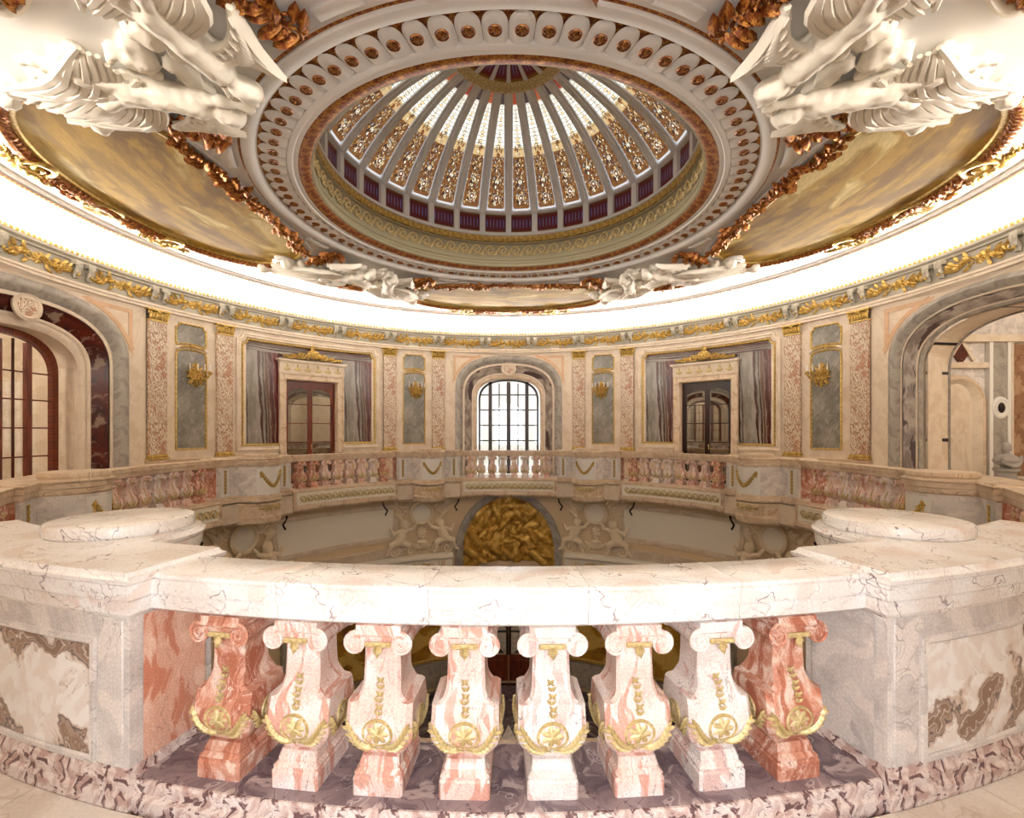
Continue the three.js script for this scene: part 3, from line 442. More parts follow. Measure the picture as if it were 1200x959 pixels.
const outwards = g => { const p = g.attributes.position; for (let i = 0; i < p.count; i++) { const a = p.getX(i) / ROUT, r = ROUT + 0.01 + p.getZ(i); p.setXYZ(i, r * sin(a), p.getY(i), -r * cos(a)); } flip(g); return fin(g, 0.6); };
const outPanel = outwards(panel(-0.92, 0.92, 0.2, 0.75, 0.004, 16)), outFrame = outwards(moulding(outPanelPath, [[-0.03, 0.0], [-0.025, 0.012], [0, 0.014], [0.008, 0.004]]));
const flank = s => { const a = s * (PED + 0.0012), rows = []; for (const y of [0.17, 0.9]) rows.push([[7.33], [7.42], [7.6], [7.69]].map(([r]) => V3(r * sin(a), y, -r * cos(a)))); return grid(rows); };
const outStrip = s => outwards(box(0.16, 0.73, 0.012, s * 1.06, 0.535, 0.003, 3));
function pedestal(turn, label, near, mats) {
  const t = thing('balustrade_pedestal', label, 'pedestal'); t.rotation.y = -turn;
  add('body', pedBody, M.greypale, t); add('base', pedBase, near ? M.plinth : M.creamFar, t);
  const cap = add('cap', pedCap, near ? mats[0] : M.creamFar, t); add('top_disc', pedDisc, near ? M.cream : M.creamFar, cap);
  add('bracket', pedBracket, M.creamFar, t);
  const bow = add('inlay_panel', bowPanel, M.white, t); add('gilt_swag', swag, M.gold, bow);
  for (const s of [-1, 1]) { const p = add('inlay_strip', stripPanel(s), M.white, t); add('gilt_drop', drop(s), M.gold, p); add('gilt_rosette', bracketStrip(s), M.palegold, t); add('flank_panel', flank(s), mats[1 + (s > 0 ? 1 : 0)], t); }
  add('gilt_bracket_leaf', bracketGilt, M.palegold, t);
  if (near) { const p = add('outer_panel', outPanel, mats[3], t); add('panel_frame', outFrame, M.greypale, p); for (const s of [-1, 1]) add('outer_strip', outStrip(s), M.greypale, t); }
  return t;
}
pedestal(-157.5 * RAD, 'large disc-topped pedestal with boldly veined panel, its flank salmon red marble', true, [M.cream, M.salmon, M.salmon, M.bold]);
pedestal(157.5 * RAD, 'large disc-topped pedestal with boldly veined panel, its flank grey-pink marble', true, [M.cream2, M.greypale, M.greypale, M.bold2]);
pedestal(-22.5 * RAD, 'garlanded pedestal between the arched window span and the brown door span', false, [0, M.rouge[0], M.rouge[0]]);
pedestal(22.5 * RAD, 'garlanded pedestal between the arched window span and the black door span', false, [0, M.rouge[1], M.rouge[1]]);
pedestal(-67.5 * RAD, 'garlanded pedestal left of the brown glazed door, at the pair of pilasters', false, [0, M.rouge[0], M.rouge[0]]);
pedestal(67.5 * RAD, 'garlanded pedestal right of the black glazed door, at the pair of pilasters', false, [0, M.rouge[1], M.rouge[1]]);
pedestal(-112.5 * RAD, 'cream pedestal with small gilt rosettes in front of the red-brown arched door', false, [0, M.rouge[0], M.rouge[0]]);
pedestal(112.5 * RAD, 'cream pedestal with small gilt rosettes in front of the open archway', false, [0, M.rouge[1], M.rouge[1]]);
// ------------------------------------------------------------------ wall pieces (flat x, y, z -> bent onto the drum of radius RW)
const B = (g, R = RW) => bend(g, R);
function archPath(w, top, spring, y0, n = 2.5, seg = 40) {      // basket arch from the right foot over the crown to the left foot
  const q = []; for (let i = 0; i < 14; i++) q.push([w, mix(y0, spring, i / 14)]);
  for (let i = 0; i <= seg; i++) { const a = PI * i / seg, c = cos(a), s = sin(a); q.push([w * Math.sign(c) * pow(abs(c), 2 / n), spring + (top - spring) * pow(abs(s), 2 / n)]); }
  for (let i = 13; i >= 0; i--) q.push([-w, mix(y0, spring, i / 14)]); return q;
}
const lay = (path, z) => path.map(([x, y]) => V3(x, y, z));
const band = (p0, z0, p1, z1, bulge = 0, n = 1) => { const rows = []; for (let j = 0; j <= n; j++) { const t = j / n; rows.push(p0.map((a, i) => V3(mix(a[0], p1[i][0], t), mix(a[1], p1[i][1], t), mix(z0, z1, t) + bulge * sin(PI * t)))); } return grid(rows, { crease: 0.5 }); };
const pathLine = (path, z, r) => tube(path.map(([x, y]) => V3(x, y, z)), r, 5, false);
// dado all round, cut at the four arches
const dadoGeo = (a0, a1) => arc([[RW - 0.02, 0], [RW - 0.02, 0.12], [RW, 0.14], [RW, 0.95], [RW - 0.05, 0.97], [RW - 0.06, 1.03], [RW - 0.02, 1.05], [RW + 0.3, 1.05], [RW + 0.3, 0]], a0, a1, 24);
// ---- pilaster with gilt capital and base
const pilShaft = B(box(0.5, 3.56, 0.09, 0, 2.96, 0.045, 4, 0.012)), pilBase = B(join([box(0.58, 0.05, 0.13, 0, 1.075, 0.065, 4), box(0.55, 0.06, 0.11, 0, 1.13, 0.055, 4, 0.02), box(0.52, 0.03, 0.1, 0, 1.17, 0.05, 4)]));
const pilCap = (() => { const l = [box(0.52, 0.05, 0.11, 0, 4.74, 0.055, 4), box(0.62, 0.05, 0.15, 0, 5.015, 0.075, 4)]; for (let i = 0; i < 7; i++) { const x = (i - 3) * 0.075; l.push(put(leaf(0.2, 0.085, 0.5, 4), x, 4.76, 0.1)); } for (const s of [-1, 1]) { l.push(put(scroll(0.07, 1.5, 0.016, -s, s > 0 ? PI / 2 : PI / 2), s * 0.22, 4.92, 0.11)); for (let k = 0; k < 3; k++) l.push(put(leaf(0.12, 0.06, 0.6, 3), s * 0.06, 4.86, 0.1, 0, 0, -s * (0.4 + 0.4 * k))); } l.push(put(rosette(0.06, 6), 0, 4.97, 0.14)); return B(join(l)); })();
function pilaster(parent, phi) { const p = add('pilaster', pilShaft, M.breccia, parent); p.rotation.y = -phi; add('capital', pilCap, M.gold, p); add('base', pilBase, M.gold, p); return p; }
// ---- marble panel bay between the pilasters of a pair: tall panel with curved head, gilt strap, small panel above
const gf = [[-0.02, 0], [-0.02, 0.035], [0.005, 0.045], [0.02, 0.03], [0.03, 0.006]];     // gilt frame profile
const headArc = x => 3.95 + 0.17 * sqrt(max(0, 1 - (x / 0.52) ** 2));
const tallPath = (() => { const q = [[-0.43, 1.3], [0.43, 1.3], [0.43, 3.93]]; for (let i = 0; i <= 12; i++) { const x = mix(0.4, -0.4, i / 12); q.push([x, headArc(x)]); } q.push([-0.43, 3.93]); return divide(q, 0.25); })();
const bayBack = B(panel(-0.78, 0.78, 1.05, 5.04, 0, 8)), bayTall = B(panel(-0.42, 0.42, 1.31, x => headArc(x) - 0.004, 0.012, 12)), bayTallFrame = B(moulding(tallPath, gf));
const topPath = (() => { const q = [[-0.43, 4.3]]; for (let i = 0; i <= 10; i++) { const x = mix(-0.4, 0.4, i / 10); q.push([x, headArc(x) + 0.17]); } q.push([0.43, 4.3], [0.43, 4.72], [0.36, 4.75], [0.33, 4.84], [-0.33, 4.84], [-0.36, 4.75], [-0.43, 4.72]); return divide(q, 0.25); })();
const bayTop = B(panel(-0.42, 0.42, x => headArc(x) + 0.17, x => (abs(x) > 0.34 ? 4.74 : 4.83), 0.012, 14)), bayTopFrame = B(moulding(topPath, gf));
const bayStrap = (() => { const rows = []; for (let j = 0; j <= 4; j++) { const r = []; for (let i = 0; i <= 14; i++) { const x = mix(-0.47, 0.47, i / 14); r.push(V3(x, headArc(x) + 0.035 + 0.1 * j / 4, 0.03 + 0.035 * sin(PI * j / 4))); } rows.push(r); } return B(grid(rows)); })();
const bayStrapGilt = (() => { const l = [put(rosette(0.07, 7), 0, headArc(0) + 0.085, 0.06)]; for (const s of [-1, 1]) for (let k = 0; k < 4; k++) { const x = s * (0.04 + 0.07 * k); l.push(put(leaf(0.12, 0.06, 0.4, 3), x, headArc(x) + 0.085, 0.06, 0, 0, -s * (1.5 + 0.1 * k))); l.push(put(leaf(0.08, 0.05, 0.4, 3), x, headArc(x) + 0.08, 0.06, 0, 0, -s * (0.6 + 0.2 * k))); } return B(join(l)); })();
function panelBay(name, phi, label) {
  const w = structure(name, label, 'wall'), at = o => { o.rotation.y = -phi; return o; };
  at(add('backing', bayBack, M.wall, w)); at(add('dado', dadoGeo(-7.4 * RAD, 7.4 * RAD), M.creamFar, w));
  const p = at(add('marble_panel', bayTall, M.grey, w)); add('gilt_frame', bayTallFrame, M.gold, p);
  const q = at(add('upper_panel', bayTop, M.grey, w)); add('gilt_frame', bayTopFrame, M.gold, q);
  const s = at(add('panel_strap', bayStrap, M.wall, w)); add('gilt_leaf', bayStrapGilt, M.gold, s);
  pilaster(w, phi - STEP / 2); pilaster(w, phi + STEP / 2); return w;
}
panelBay('wall_far_left', -22.5 * RAD, 'grey marble panel between two speckled pilasters, left of the arched window');
panelBay('wall_far_right', 22.5 * RAD, 'grey marble panel between two speckled pilasters, right of the arched window');
panelBay('wall_middle_left', -67.5 * RAD, 'grey marble panel between two speckled pilasters, next to the red-brown arched door');
panelBay('wall_middle_right', 67.5 * RAD, 'grey marble panel between two speckled pilasters, next to the open archway');

// ---- bay with a glazed door in a marble surround, banded marble either side
const DB = 15.35 * RAD * RW;      // half length of the bay
const openFrame = (x, y0, y1, c, gap) => divide([[gap, y0], [x, y0], [x, y1 - c], [x - c * 0.7, y1 - c * 0.7], [x - c, y1], [-x + c, y1], [-x + c * 0.7, y1 - c * 0.7], [-x, y1 - c], [-x, y0], [-gap, y0]], 0.18, false);
const dFrame = openFrame(2.36, 1.32, 4.78, 0.16, 1.1);
const dBack = B(join([panel(-DB, -2.2, 1.05, 5.04, 0, 6), panel(2.2, DB, 1.05, 5.04, 0, 6), panel(-2.2, 2.2, 4.7, 5.04, 0, 20), panel(-2.2, -0.86, 1.05, 1.4, 0, 6), panel(0.86, 2.2, 1.05, 1.4, 0, 6)]));
const dFrameGeo = B(moulding(dFrame, [[-0.16, 0], [-0.15, 0.05], [-0.1, 0.07], [-0.06, 0.045], [-0.02, 0.05], [0.0, 0.03], [0.02, -0.03]], false)), dGilt = B(moulding(openFrame(2.3, 1.38, 4.72, 0.16, 1.1), [[-0.045, 0.02], [-0.03, 0.05], [0.0, 0.045], [0.02, 0.0], [0.03, -0.05]], false));
const slabUV = (g, x0, x1) => { const u = g.attributes.uv; for (let i = 0; i < u.count; i++) u.setXY(i, (u.getX(i) - x0) / (x1 - x0), (u.getY(i) - 1.3) / 3.5); return g; };
const dSlabL = slabUV(B(panel(-2.32, -1.08, 1.35, 4.42, -0.04, 8)), -2.32, -1.08), dSlabR = slabUV(B(panel(1.08, 2.32, 1.35, 4.42, -0.04, 8)), 1.08, 2.32);
const dSlabT = (() => { const g = B(panel(-2.32, 2.32, 4.42, 4.78, -0.04, 20)), u = g.attributes.uv; for (let i = 0; i < u.count; i++) { const x = u.getX(i), y = u.getY(i); u.setXY(i, (y - 4.42) * 1.4 + 0.4, x * 0.24 + 0.5); } return g; })();
const dSur = (() => { const prof = [[-0.02, 0], [-0.02, 0.1], [0.03, 0.11], [0.05, 0.085], [0.14, 0.085], [0.16, 0.1], [0.2, 0.09], [0.22, 0.06], [0.23, -0.28]]; return B(moulding(divide([[1.12, 1.05], [1.12, 3.78], [-1.12, 3.78], [-1.12, 1.05]], 0.2, false), prof, false)); })();
const dFriezeBoard = B(join([box(2.3, 0.4, 0.12, 0, 3.98, 0.05, 14), box(2.46, 0.06, 0.2, 0, 4.21, 0.09, 14), box(2.36, 0.04, 0.16, 0, 4.165, 0.08, 14)]));
const dLeafGeo = (() => join([put(shell(0.15, 5, 2.4, 0.2), 0, -0.12, 0), put(leaf(0.14, 0.06), 0, 0.0, 0.02)]))();
const dCrest = (() => { const l = [put(shell(0.3, 9, 2.8), 0, 4.34, 0.12), put(rosette(0.13, 8), 0, 4.42, 0.2), put(leaf(0.26, 0.16, 0.4, 5), 0, 4.56, 0.12)]; for (const s of [-1, 1]) { l.push(put(scroll(0.13, 1.5, 0.028, s, s > 0 ? PI : 0), s * 0.4, 4.42, 0.1)); l.push(put(scroll(0.09, 1.4, 0.022, -s, s > 0 ? PI : 0), s * 0.68, 4.36, 0.1)); for (let k = 0; k < 9; k++) l.push(put(leaf(0.24 - 0.012 * k, 0.11, 0.5, 4), s * (0.14 + 0.1 * k), 4.29 + 0.02 * (k % 3), 0.1 + 0.01 * (k % 2), 0, 0, -s * (0.25 + 0.13 * k))); } return B(join(l)); })();
function doorLeaf(w, h, mat, cols, rows, curve) {      // local: hinge side x = 0, width w, height h, y from 0
  const o = add('door_leaf', join([box(0.09, h, 0.06, 0.045, h / 2, 0), box(0.09, h, 0.06, w - 0.045, h / 2, 0), box(w, 0.1, 0.058, w / 2, 0.05, 0), box(w, 0.14, 0.058, w / 2, h - 0.07, 0)]), mat, new THREE.Group()); o.parent.remove(o);
  const x0 = 0.09, x1 = w - 0.09, y0 = 0.1, y1 = h - 0.14;
  for (let i = 0; i < cols; i++) for (let j = 0; j < rows; j++) { const a = mix(x0, x1, i / cols), b = mix(x0, x1, (i + 1) / cols), c = mix(y0, y1, j / rows), d = mix(y0, y1, (j + 1) / rows); add('pane', box(b - a, d - c, 0.006, (a + b) / 2, (c + d) / 2, 0, 1, 0.001), curve.glass, o); }
  for (let j = 1; j < rows; j++) add('glazing_bar', box(x1 - x0, 0.028, 0.045, (x0 + x1) / 2, mix(y0, y1, j / rows), 0), mat, o);
  for (let i = 1; i < cols; i++) add('glazing_bar', box(0.028, y1 - y0, 0.045, mix(x0, x1, i / cols), (y0 + y1) / 2, 0), mat, o);
  if (curve.head) { const sh = new THREE.Shape(); sh.moveTo(x0, y1 + 0.01); sh.lineTo(x0, y1 - curve.head); sh.quadraticCurveTo(mix(x0, x1, 0.5), y1 - curve.head * 0.05, x1, y1 - curve.head * (curve.flat ?? 0.6)); sh.lineTo(x1, y1 + 0.01); const g = fin(new THREE.ExtrudeGeometry(sh, { depth: 0.05, bevelEnabled: false, curveSegments: 8 })); g.translate(0, 0, -0.025); add('curved_head', g, mat, o); }
  return o;
}
let doorNo = 0;
function doorBay(name, phi, label, doorLabel, mat, open) {
  const w = structure(name, label, 'wall'), at = o => { o.rotation.y = -phi; return o; };
  at(add('backing', dBack, M.wall, w)); at(add('dado', join([dadoGeo(-DB / RW, -5.0 * RAD), dadoGeo(5.0 * RAD, DB / RW)]), M.creamFar, w));
  const f = at(add('panel_frame', dFrameGeo, M.wall, w)); add('gilt_frame', dGilt, M.gold, f);
  at(add('banded_slab', dSlabL, M.curtain, w)); at(add('banded_slab', dSlabR, M.curtain, w)); at(add('banded_slab', dSlabT, M.curtain, w));
  const s = at(add('door_surround', dSur, M.creamFar, w)), fb = add('frieze_board', dFriezeBoard, M.wall, s);
  for (let i = 0; i < 6; i++) { const x = (i - 2.5) * 0.36, a = x / RW, m = add('gilt_leaf', dLeafGeo, M.palegold, s); m.position.set((RW - 0.115) * sin(a), 3.97, -(RW - 0.115) * cos(a)); m.rotation.y = -a; }
  add('gilt_crest', dCrest, M.gold, s);
  const d = structure(`door_${++doorNo}`, doorLabel, 'door'); d.rotation.y = -phi;
  add('lintel', box(1.82, 0.12, 0.1, 0, 3.6, -RW - 0.17), mat, d);
  for (const sx of [-1, 1]) { add('jamb', box(0.07, 3.6, 0.1, sx * 0.875, 1.8, -RW - 0.17), mat, d); const l = doorLeaf(0.84, 3.54, mat, 1, 5, { glass: M.mirror, head: 0.26, flat: 0.5 }); l.position.set(sx * 0.84, 0, -RW - 0.17); if (sx > 0) l.scale.x = -1; l.rotation.y = sx < 0 ? 0 : 0; d.add(l); }
  add('handle', join([box(0.03, 0.18, 0.02, 0.05, 1.25, -RW - 0.13), ball(0.025, 0.05, 1.3, -RW - 0.1)]), M.gold, d);
  add('threshold_room', box(2.1, 3.9, 0.04, 0, 1.95, -RW - 0.4, 1), M.wall, d);
}
doorBay('wall_left_of_centre', -45 * RAD, 'wall bay with banded red and grey marble either side of the brown glazed door', 'brown wooden double door with glass panes under gilt crest', M.wood);
doorBay('wall_right_of_centre', 45 * RAD, 'wall bay with banded red and grey marble either side of the black glazed door', 'black wooden double door with glass panes under gilt crest', M.darkwood);

// ---- arched bays on the four axes: nested marble bands stepping back to a window, a door or an opening
const AB = 15.35 * RAD * RW;
const A0 = { out: archPath(2.2, 4.93, 3.45, 0), a1: archPath(1.88, 4.62, 3.35, 0), a2: archPath(1.8, 4.54, 3.33, 0), a3: archPath(1.5, 4.24, 3.2, 0), a4: archPath(1.42, 4.16, 3.18, 0), a5: archPath(1.28, 4.0, 3.1, 0) };
const sq = archPath(AB, 5.04, 3.45, 0, 60);
const spandrel = (() => { const q = []; q.push([1.05, 4.9], [2.28, 4.9], [2.28, 3.75]); for (let i = 1; i < 8; i++) { const t = i / 8, x = mix(2.28, 1.05, t), y = mix(3.75, 4.9, t); q.push([x + 0.16 * sin(PI * t), y + 0.16 * sin(PI * t)]); } return q; })();
const spanFrame = (s) => { const p = divide(spandrel.map(([x, y]) => [s * x, y]), 0.12); if (s > 0) p.reverse(); return B(moulding(p, [[0, 0.002], [0.0, 0.012], [0.1, 0.012], [0.1, 0.002]])); };
const M_spanPink = stone(T.wallcream, 1.2, 0.35, { color: new THREE.Color().setRGB(0.86, 0.66, 0.5) });
const WIDE = { out: A0.out, a1: archPath(1.97, 4.7, 3.38, 0), a2: archPath(1.93, 4.66, 3.37, 0), a3: archPath(1.74, 4.48, 3.3, 0), a4: archPath(1.71, 4.45, 3.28, 0), a5: archPath(1.66, 4.4, 3.26, 0) };
function archBay(name, phi, label, bands, depth, A = A0) {
  const w = structure(name, label, 'wall'), at = o => { o.rotation.y = -phi; return o; };
  at(add('wall_face', B(band(sq, 0, A.out, 0, 0, 3)), M.wall, w));
  for (const s of [-1, 1]) at(add('spandrel_border', spanFrame(s), M_spanPink, w));
  at(add('outer_archivolt', B(band(A.out, 0.0, A.a1, -0.12, 0.09, 5)), bands.outer, w));
  at(add('outer_fillet', B(band(A.a1, -0.1, A.a2, -0.1, 0.01, 2)), M.wall, w));
  at(add('veined_archivolt', B(band(A.a2, -0.13, A.a3, -0.3, 0.0, 3)), bands.middle, w));
  at(add('inner_fillet', B(band(A.a3, -0.27, A.a4, -0.29, 0.02, 3)), M.wall, w));
  at(add('cornice_moulding', B(join([band(A.a4, -0.3, A.a5, -0.36, 0.03, 4), band(A.a5, -0.36, A.a5, -depth, 0, 3)])), bands.inner ?? M.creamFar, w));
  if (bands.medal !== false) { const k = at(add('keystone_medallion', B(put(join([put(lathe([[0.001, 0], [0.3, 0], [0.31, 0.05], [0.25, 0.08], [0.22, 0.06], [0.21, 0.04], [0.001, 0.04]], 28), 0, 0, 0, PI / 2)]), 0, 4.4, -0.16)), M.wall, w)); add('medallion_disc', B(put(lathe([[0.001, 0.05], [0.19, 0.045], [0.2, 0.03]], 24), 0, 4.4, -0.155, PI / 2)), M.breccia, k); }
  return { w, at };
}
// far window
{
  const { w } = archBay('wall_far', 0, 'arched marble window recess at the far end of the gallery', { outer: M.arch, middle: M.violet }, 0.8);
  const n = structure('window_1', 'tall arched casement window with slim grey bars in the far wall', 'window');
  const Z = -RW - 0.62, fr = archPath(1.28, 4.0, 3.1, 0), fi = archPath(1.2, 3.92, 3.06, 0.08);
  const frame = join([band(fr, Z + 0.05, fi, Z + 0.05), band(fi, Z + 0.05, fi, Z - 0.05)]); const mGrey = new THREE.MeshStandardMaterial({ color: 0x4a4648, roughness: 0.5 });
  add('frame', frame, mGrey, n);
  for (const x of [-0.78, 0, 0.78]) add('mullion', box(x ? 0.15 : 0.17, 3.9, 0.1, x, 1.95, Z), mGrey, n);
  const cols = [[-1.2, -0.83], [-0.73, -0.4], [-0.4, -0.065], [0.065, 0.4], [0.4, 0.73], [0.83, 1.2]], ys = [0.08, 0.8, 1.4, 2.05, 2.7, 3.35, 4.0];
  for (const [a, b] of cols) for (let j = 0; j < 6; j++) { const xm = max(abs(a), abs(b)), lim = j === 5 ? 3.06 + 0.86 * pow(max(0.02, 1 - pow(min(xm, 1.19) / 1.2, 2.5)), 1 / 2.5) : ys[j + 1]; if (lim > ys[j] + 0.05) add('pane', box(b - a, min(lim, ys[j + 1]) - ys[j] - 0.01, 0.006, (a + b) / 2, (ys[j] + min(lim, ys[j + 1])) / 2, Z, 1, 0.001), M.glass, n); }
  for (let j = 1; j < 6; j++) for (const [a, b] of [[-1.2, -0.83], [-0.73, -0.065], [0.065, 0.73], [0.83, 1.2]]) add('glazing_bar', box(b - a, 0.05, 0.06, (a + b) / 2, ys[j], Z), mGrey, n);
  for (const x of [-0.4, 0.4]) add('glazing_bar', box(0.05, 3.8, 0.06, x, 1.95, Z), mGrey, n);
  // terrace wall outside
  const t = thing('garden_loggia', 'pale stone loggia with arches and balustrade outside the far window', 'building');
  const sh = new THREE.Shape(); sh.moveTo(-7, -1); sh.lineTo(7, -1); sh.lineTo(7, 7); sh.lineTo(-7, 7); for (const x of [-4.4, -2.2, 0, 2.2, 4.4]) { const h = new THREE.Path(); h.moveTo(x - 0.75, 0.9); h.lineTo(x + 0.75, 0.9); h.lineTo(x + 0.75, 2.6); h.absarc(x, 2.6, 0.75, 0, PI); h.lineTo(x - 0.75, 0.9); sh.holes.push(h); }
  const fg = fin(new THREE.ExtrudeGeometry(sh, { depth: 0.5, bevelEnabled: false, curveSegments: 10 })); fg.translate(0, 0, -17); add('facade', fg, M.white, t);
  add('parapet', box(14, 0.16, 0.4, 0, 1.0, -15.2, 1), M.white, t); for (let i = 0; i < 17; i++) add('parapet_baluster', put(lathe([[0.08, 0], [0.05, 0.1], [0.11, 0.3], [0.06, 0.6], [0.08, 0.9]], 8), (i - 8) * 0.35, 0.02, -15.2), M.white, t);
  add('terrace', box(14, 0.2, 6, 0, -0.1, -14.2, 1), M.white, t);
}
// left: red-brown door
{
  archBay('wall_left', -PI / 2, 'arched marble recess round the red-brown door', { outer: M.arch, middle: M.oxblood, inner: M.wall }, 1.0);
  const n = structure('door_3', 'red-brown arched door with sidelight and many glass panes', 'door'); n.rotation.y = PI / 2;
  const Z = -RW - 0.75, fr = archPath(1.28, 4.0, 3.1, 0), fi = archPath(1.14, 3.86, 3.02, 0.08);
  add('frame', join([band(fr, Z + 0.06, fi, Z + 0.06), band(fi, Z + 0.06, fi, Z - 0.06)]), M.wood, n);
  for (const x of [-0.62, 0, 0.62]) add('mullion', box(0.12, 3.75, 0.1, x, 1.87, Z), M.wood, n);
  const ys = [0.1, 0.62, 1.25, 1.88, 2.5, 3.1, 3.8];
  for (const [a, b, c] of [[-1.14, -0.68, 1], [-0.56, -0.06, 2], [0.06, 0.56, 2], [0.68, 1.14, 1]]) for (let j = 0; j < 6; j++) for (let k = 0; k < c; k++) { const x0 = mix(a, b, k / c), x1 = mix(a, b, (k + 1) / c); add('pane', box(x1 - x0 - 0.02, ys[j + 1] - ys[j] - 0.02, 0.006, (x0 + x1) / 2, (ys[j] + ys[j + 1]) / 2, Z, 1, 0.001), M.glass, n); if (j) add('glazing_bar', box(x1 - x0, 0.03, 0.05, (x0 + x1) / 2, ys[j], Z), M.wood, n); if (k) add('glazing_bar', box(0.03, 3.7, 0.05, x0, 1.95, Z), M.wood, n); }
  const h = structure('wall_side_hall', 'pale marble side hall seen through the panes of the red-brown door', 'room'); h.rotation.y = PI / 2;
  add('back_wall', box(9, 5.6, 0.2, 0, 2.8, -15.2, 1), M.wall, h); add('end_wall', box(0.2, 5.6, 5, -3.4, 2.8, -13, 1), M.wall, h); add('end_wall', box(0.2, 5.6, 5, 3.4, 2.8, -13, 1), M.wall, h); add('ceiling_slab', box(9, 0.2, 5.6, 0, 5.5, -12.9, 1), M.plaster, h); add('floor_slab', box(9, 0.04, 5, 0, -0.03, -13, 1), M.tile[0], h);
  for (const x of [-2.4, -1, 0.6, 2.2]) add('wall_pilaster', box(0.5, 4.8, 0.14, x, 2.4, -15.05, 1), M.arch, h);
}
// right: open arch to a marble hall
{
  const { w, at } = archBay('wall_right', PI / 2, 'open marble archway leading into the side hall', { outer: M.arch, middle: M.violet, inner: M.arch, medal: false }, 0.4, WIDE);
  const q = structure('wall_archway', 'deep cream and black marble lining of the open archway', 'wall'); q.rotation.y = -PI / 2;
  const bandP = archPath(1.65, 4.39, 3.26, 0), n = bandP.length; const cuts = [0, 7, 14, 21, 34, 47, 54, 61, n - 1].map(i => min(i, n - 1));
  for (let k = 0; k < cuts.length - 1; k++) { const p = bandP.slice(cuts[k], cuts[k + 1] + 1); if (p.length < 2) continue; const g = band(p, -0.46, p, -1.1); g.translate(0, 0, 0); add('lining_stone', B(fin(g)), M.wall, q); const e = p.slice(0, 2).map(([x, y]) => [x, y]); { const j = [p[0], p[1]].map(([x, y], i2) => [x * 0.992, i2 ? mix(p[0][1], y, min(1, 0.07 / max(0.07, hypot(p[1][0] - p[0][0], p[1][1] - p[0][1])))) : y]); j[1][0] = mix(p[0][0], p[1][0], min(1, 0.07 / max(0.07, hypot(p[1][0] - p[0][0], p[1][1] - p[0][1])))) * 0.992; if (k) add('black_joint', B(band(j, -0.44, j, -1.09)), M.dark, q); }; }
  add('black_edge', B(band(bandP, -1.1, archPath(1.61, 4.35, 3.24, 0), -1.12)), M.arch, q);
  const h = structure('wall_marble_hall', 'side hall with marble niche and brown marble panel beyond the archway', 'room');
  add('end_wall', box(6, 5.6, 0.2, 13.6, 2.8, -3.4, 1), M.greypale, h); add('back_wall', box(0.2, 5.6, 9, 16.6, 2.8, 0, 1), M.wall, h); add('near_wall', box(6, 5.6, 0.2, 13.6, 2.8, 3.4, 1), M.wall, h);
  add('ceiling_slab', box(7, 0.2, 9, 13.8, 5.7, 0, 1), M.plaster, h); add('floor_slab', box(7, 0.04, 9, 13.8, -0.03, 0, 1), M.tile[1], h);
  add('hall_cornice', box(5, 0.2, 0.2, 13.8, 4.35, -3.2, 1), M.wall, h);
  const ni = archPath(0.62, 3.2, 2.55, 0, 2), no = archPath(0.78, 3.36, 2.55, 0, 2); const niche = add('niche', join([put(band(ni, -3.16, ni.map(([x, y]) => [x * 0.7, y - 0.08]), -3.28, -0.0, 2), 12.35, 0, 0)]), M.wall, h);
  add('niche_frame', put(band(no, -3.24, ni, -3.2, 0.05, 4), 12.35, 0, 0), M.creamFar, niche);
  { const rows = []; for (let j = 0; j <= 6; j++) rows.push(ni.map(([x, y]) => V3(12.35 + x * mix(0.7, 0.0, j / 6), mix(y - 0.08, 1.6, j / 6), -3.27))); add('niche_back', grid(rows, { closeU: true }), M.wall, niche); }
  add('lintel', box(1.7, 0.16, 0.14, 12.35, 3.62, -3.25, 1), M.wall, h);
  { const sh = new THREE.Shape(); sh.moveTo(-0.28, 0); sh.lineTo(0, -0.36); sh.lineTo(0.28, 0); sh.lineTo(0, 0.36); const g = fin(new THREE.ExtrudeGeometry(sh, { depth: 0.04, bevelEnabled: false })); const p = add('diamond_panel', put(g, 12.45, 4.0, -3.29), M.oxblood, h); for (const s of [-1, 1]) add('lozenge_bar', put(box(0.09, 0.6, 0.07, 0, 0, 0), 12.45 + s * 0.2, 4.0, -3.26, 0, 0, s * 0.55), M.wall, p); }
  add('grey_pilaster', box(0.42, 4.2, 0.12, 13.45, 2.15, -3.24, 1), M.arch, h); add('pilaster_border', box(0.1, 4.2, 0.16, 13.2, 2.15, -3.24, 1), M.white, h); add('pilaster_border', box(0.1, 4.2, 0.16, 13.7, 2.15, -3.24, 1), M.white, h);
  const md = add('oval_medallion', put(lathe([[0.001, 0.03], [0.16, 0.03], [0.2, 0.05], [0.24, 0.03], [0.25, 0]], 24), 13.45, 2.45, -3.18, PI / 2, 0, 0, 1, 1, 1.25), M.white, h); add('carved_profile', put(ball(0.12, 0, 0, 0, 0.8, 1.2, 0.4), 13.45, 2.45, -3.14), M.iron, md);
  add('onyx_panel', box(2.6, 3.6, 0.06, 15.2, 2.4, -3.28, 1), M.onyx, h);
  add('panel_frame', put(moulding(rect(-1.35, 1.35, 0.55, 4.25), [[-0.06, 0], [-0.05, 0.06], [0.0, 0.06], [0.02, 0.02]]), 15.2, 0, -3.26), M.wall, h);
  // draped bust on a pedestal in the hall
  const b = thing('draped_bust', 'grey stone bust with drapery beside the brown marble panel in the side hall', 'sculpture'); b.position.set(12.75, 0, -2.35);
  add('plinth', put(lathe([[0.001, 0], [0.3, 0], [0.3, 0.1], [0.22, 0.14], [0.2, 0.75], [0.26, 0.8], [0.26, 0.86], [0.001, 0.86]], 20), 0, 0, 0), M.stoneGrey, b);
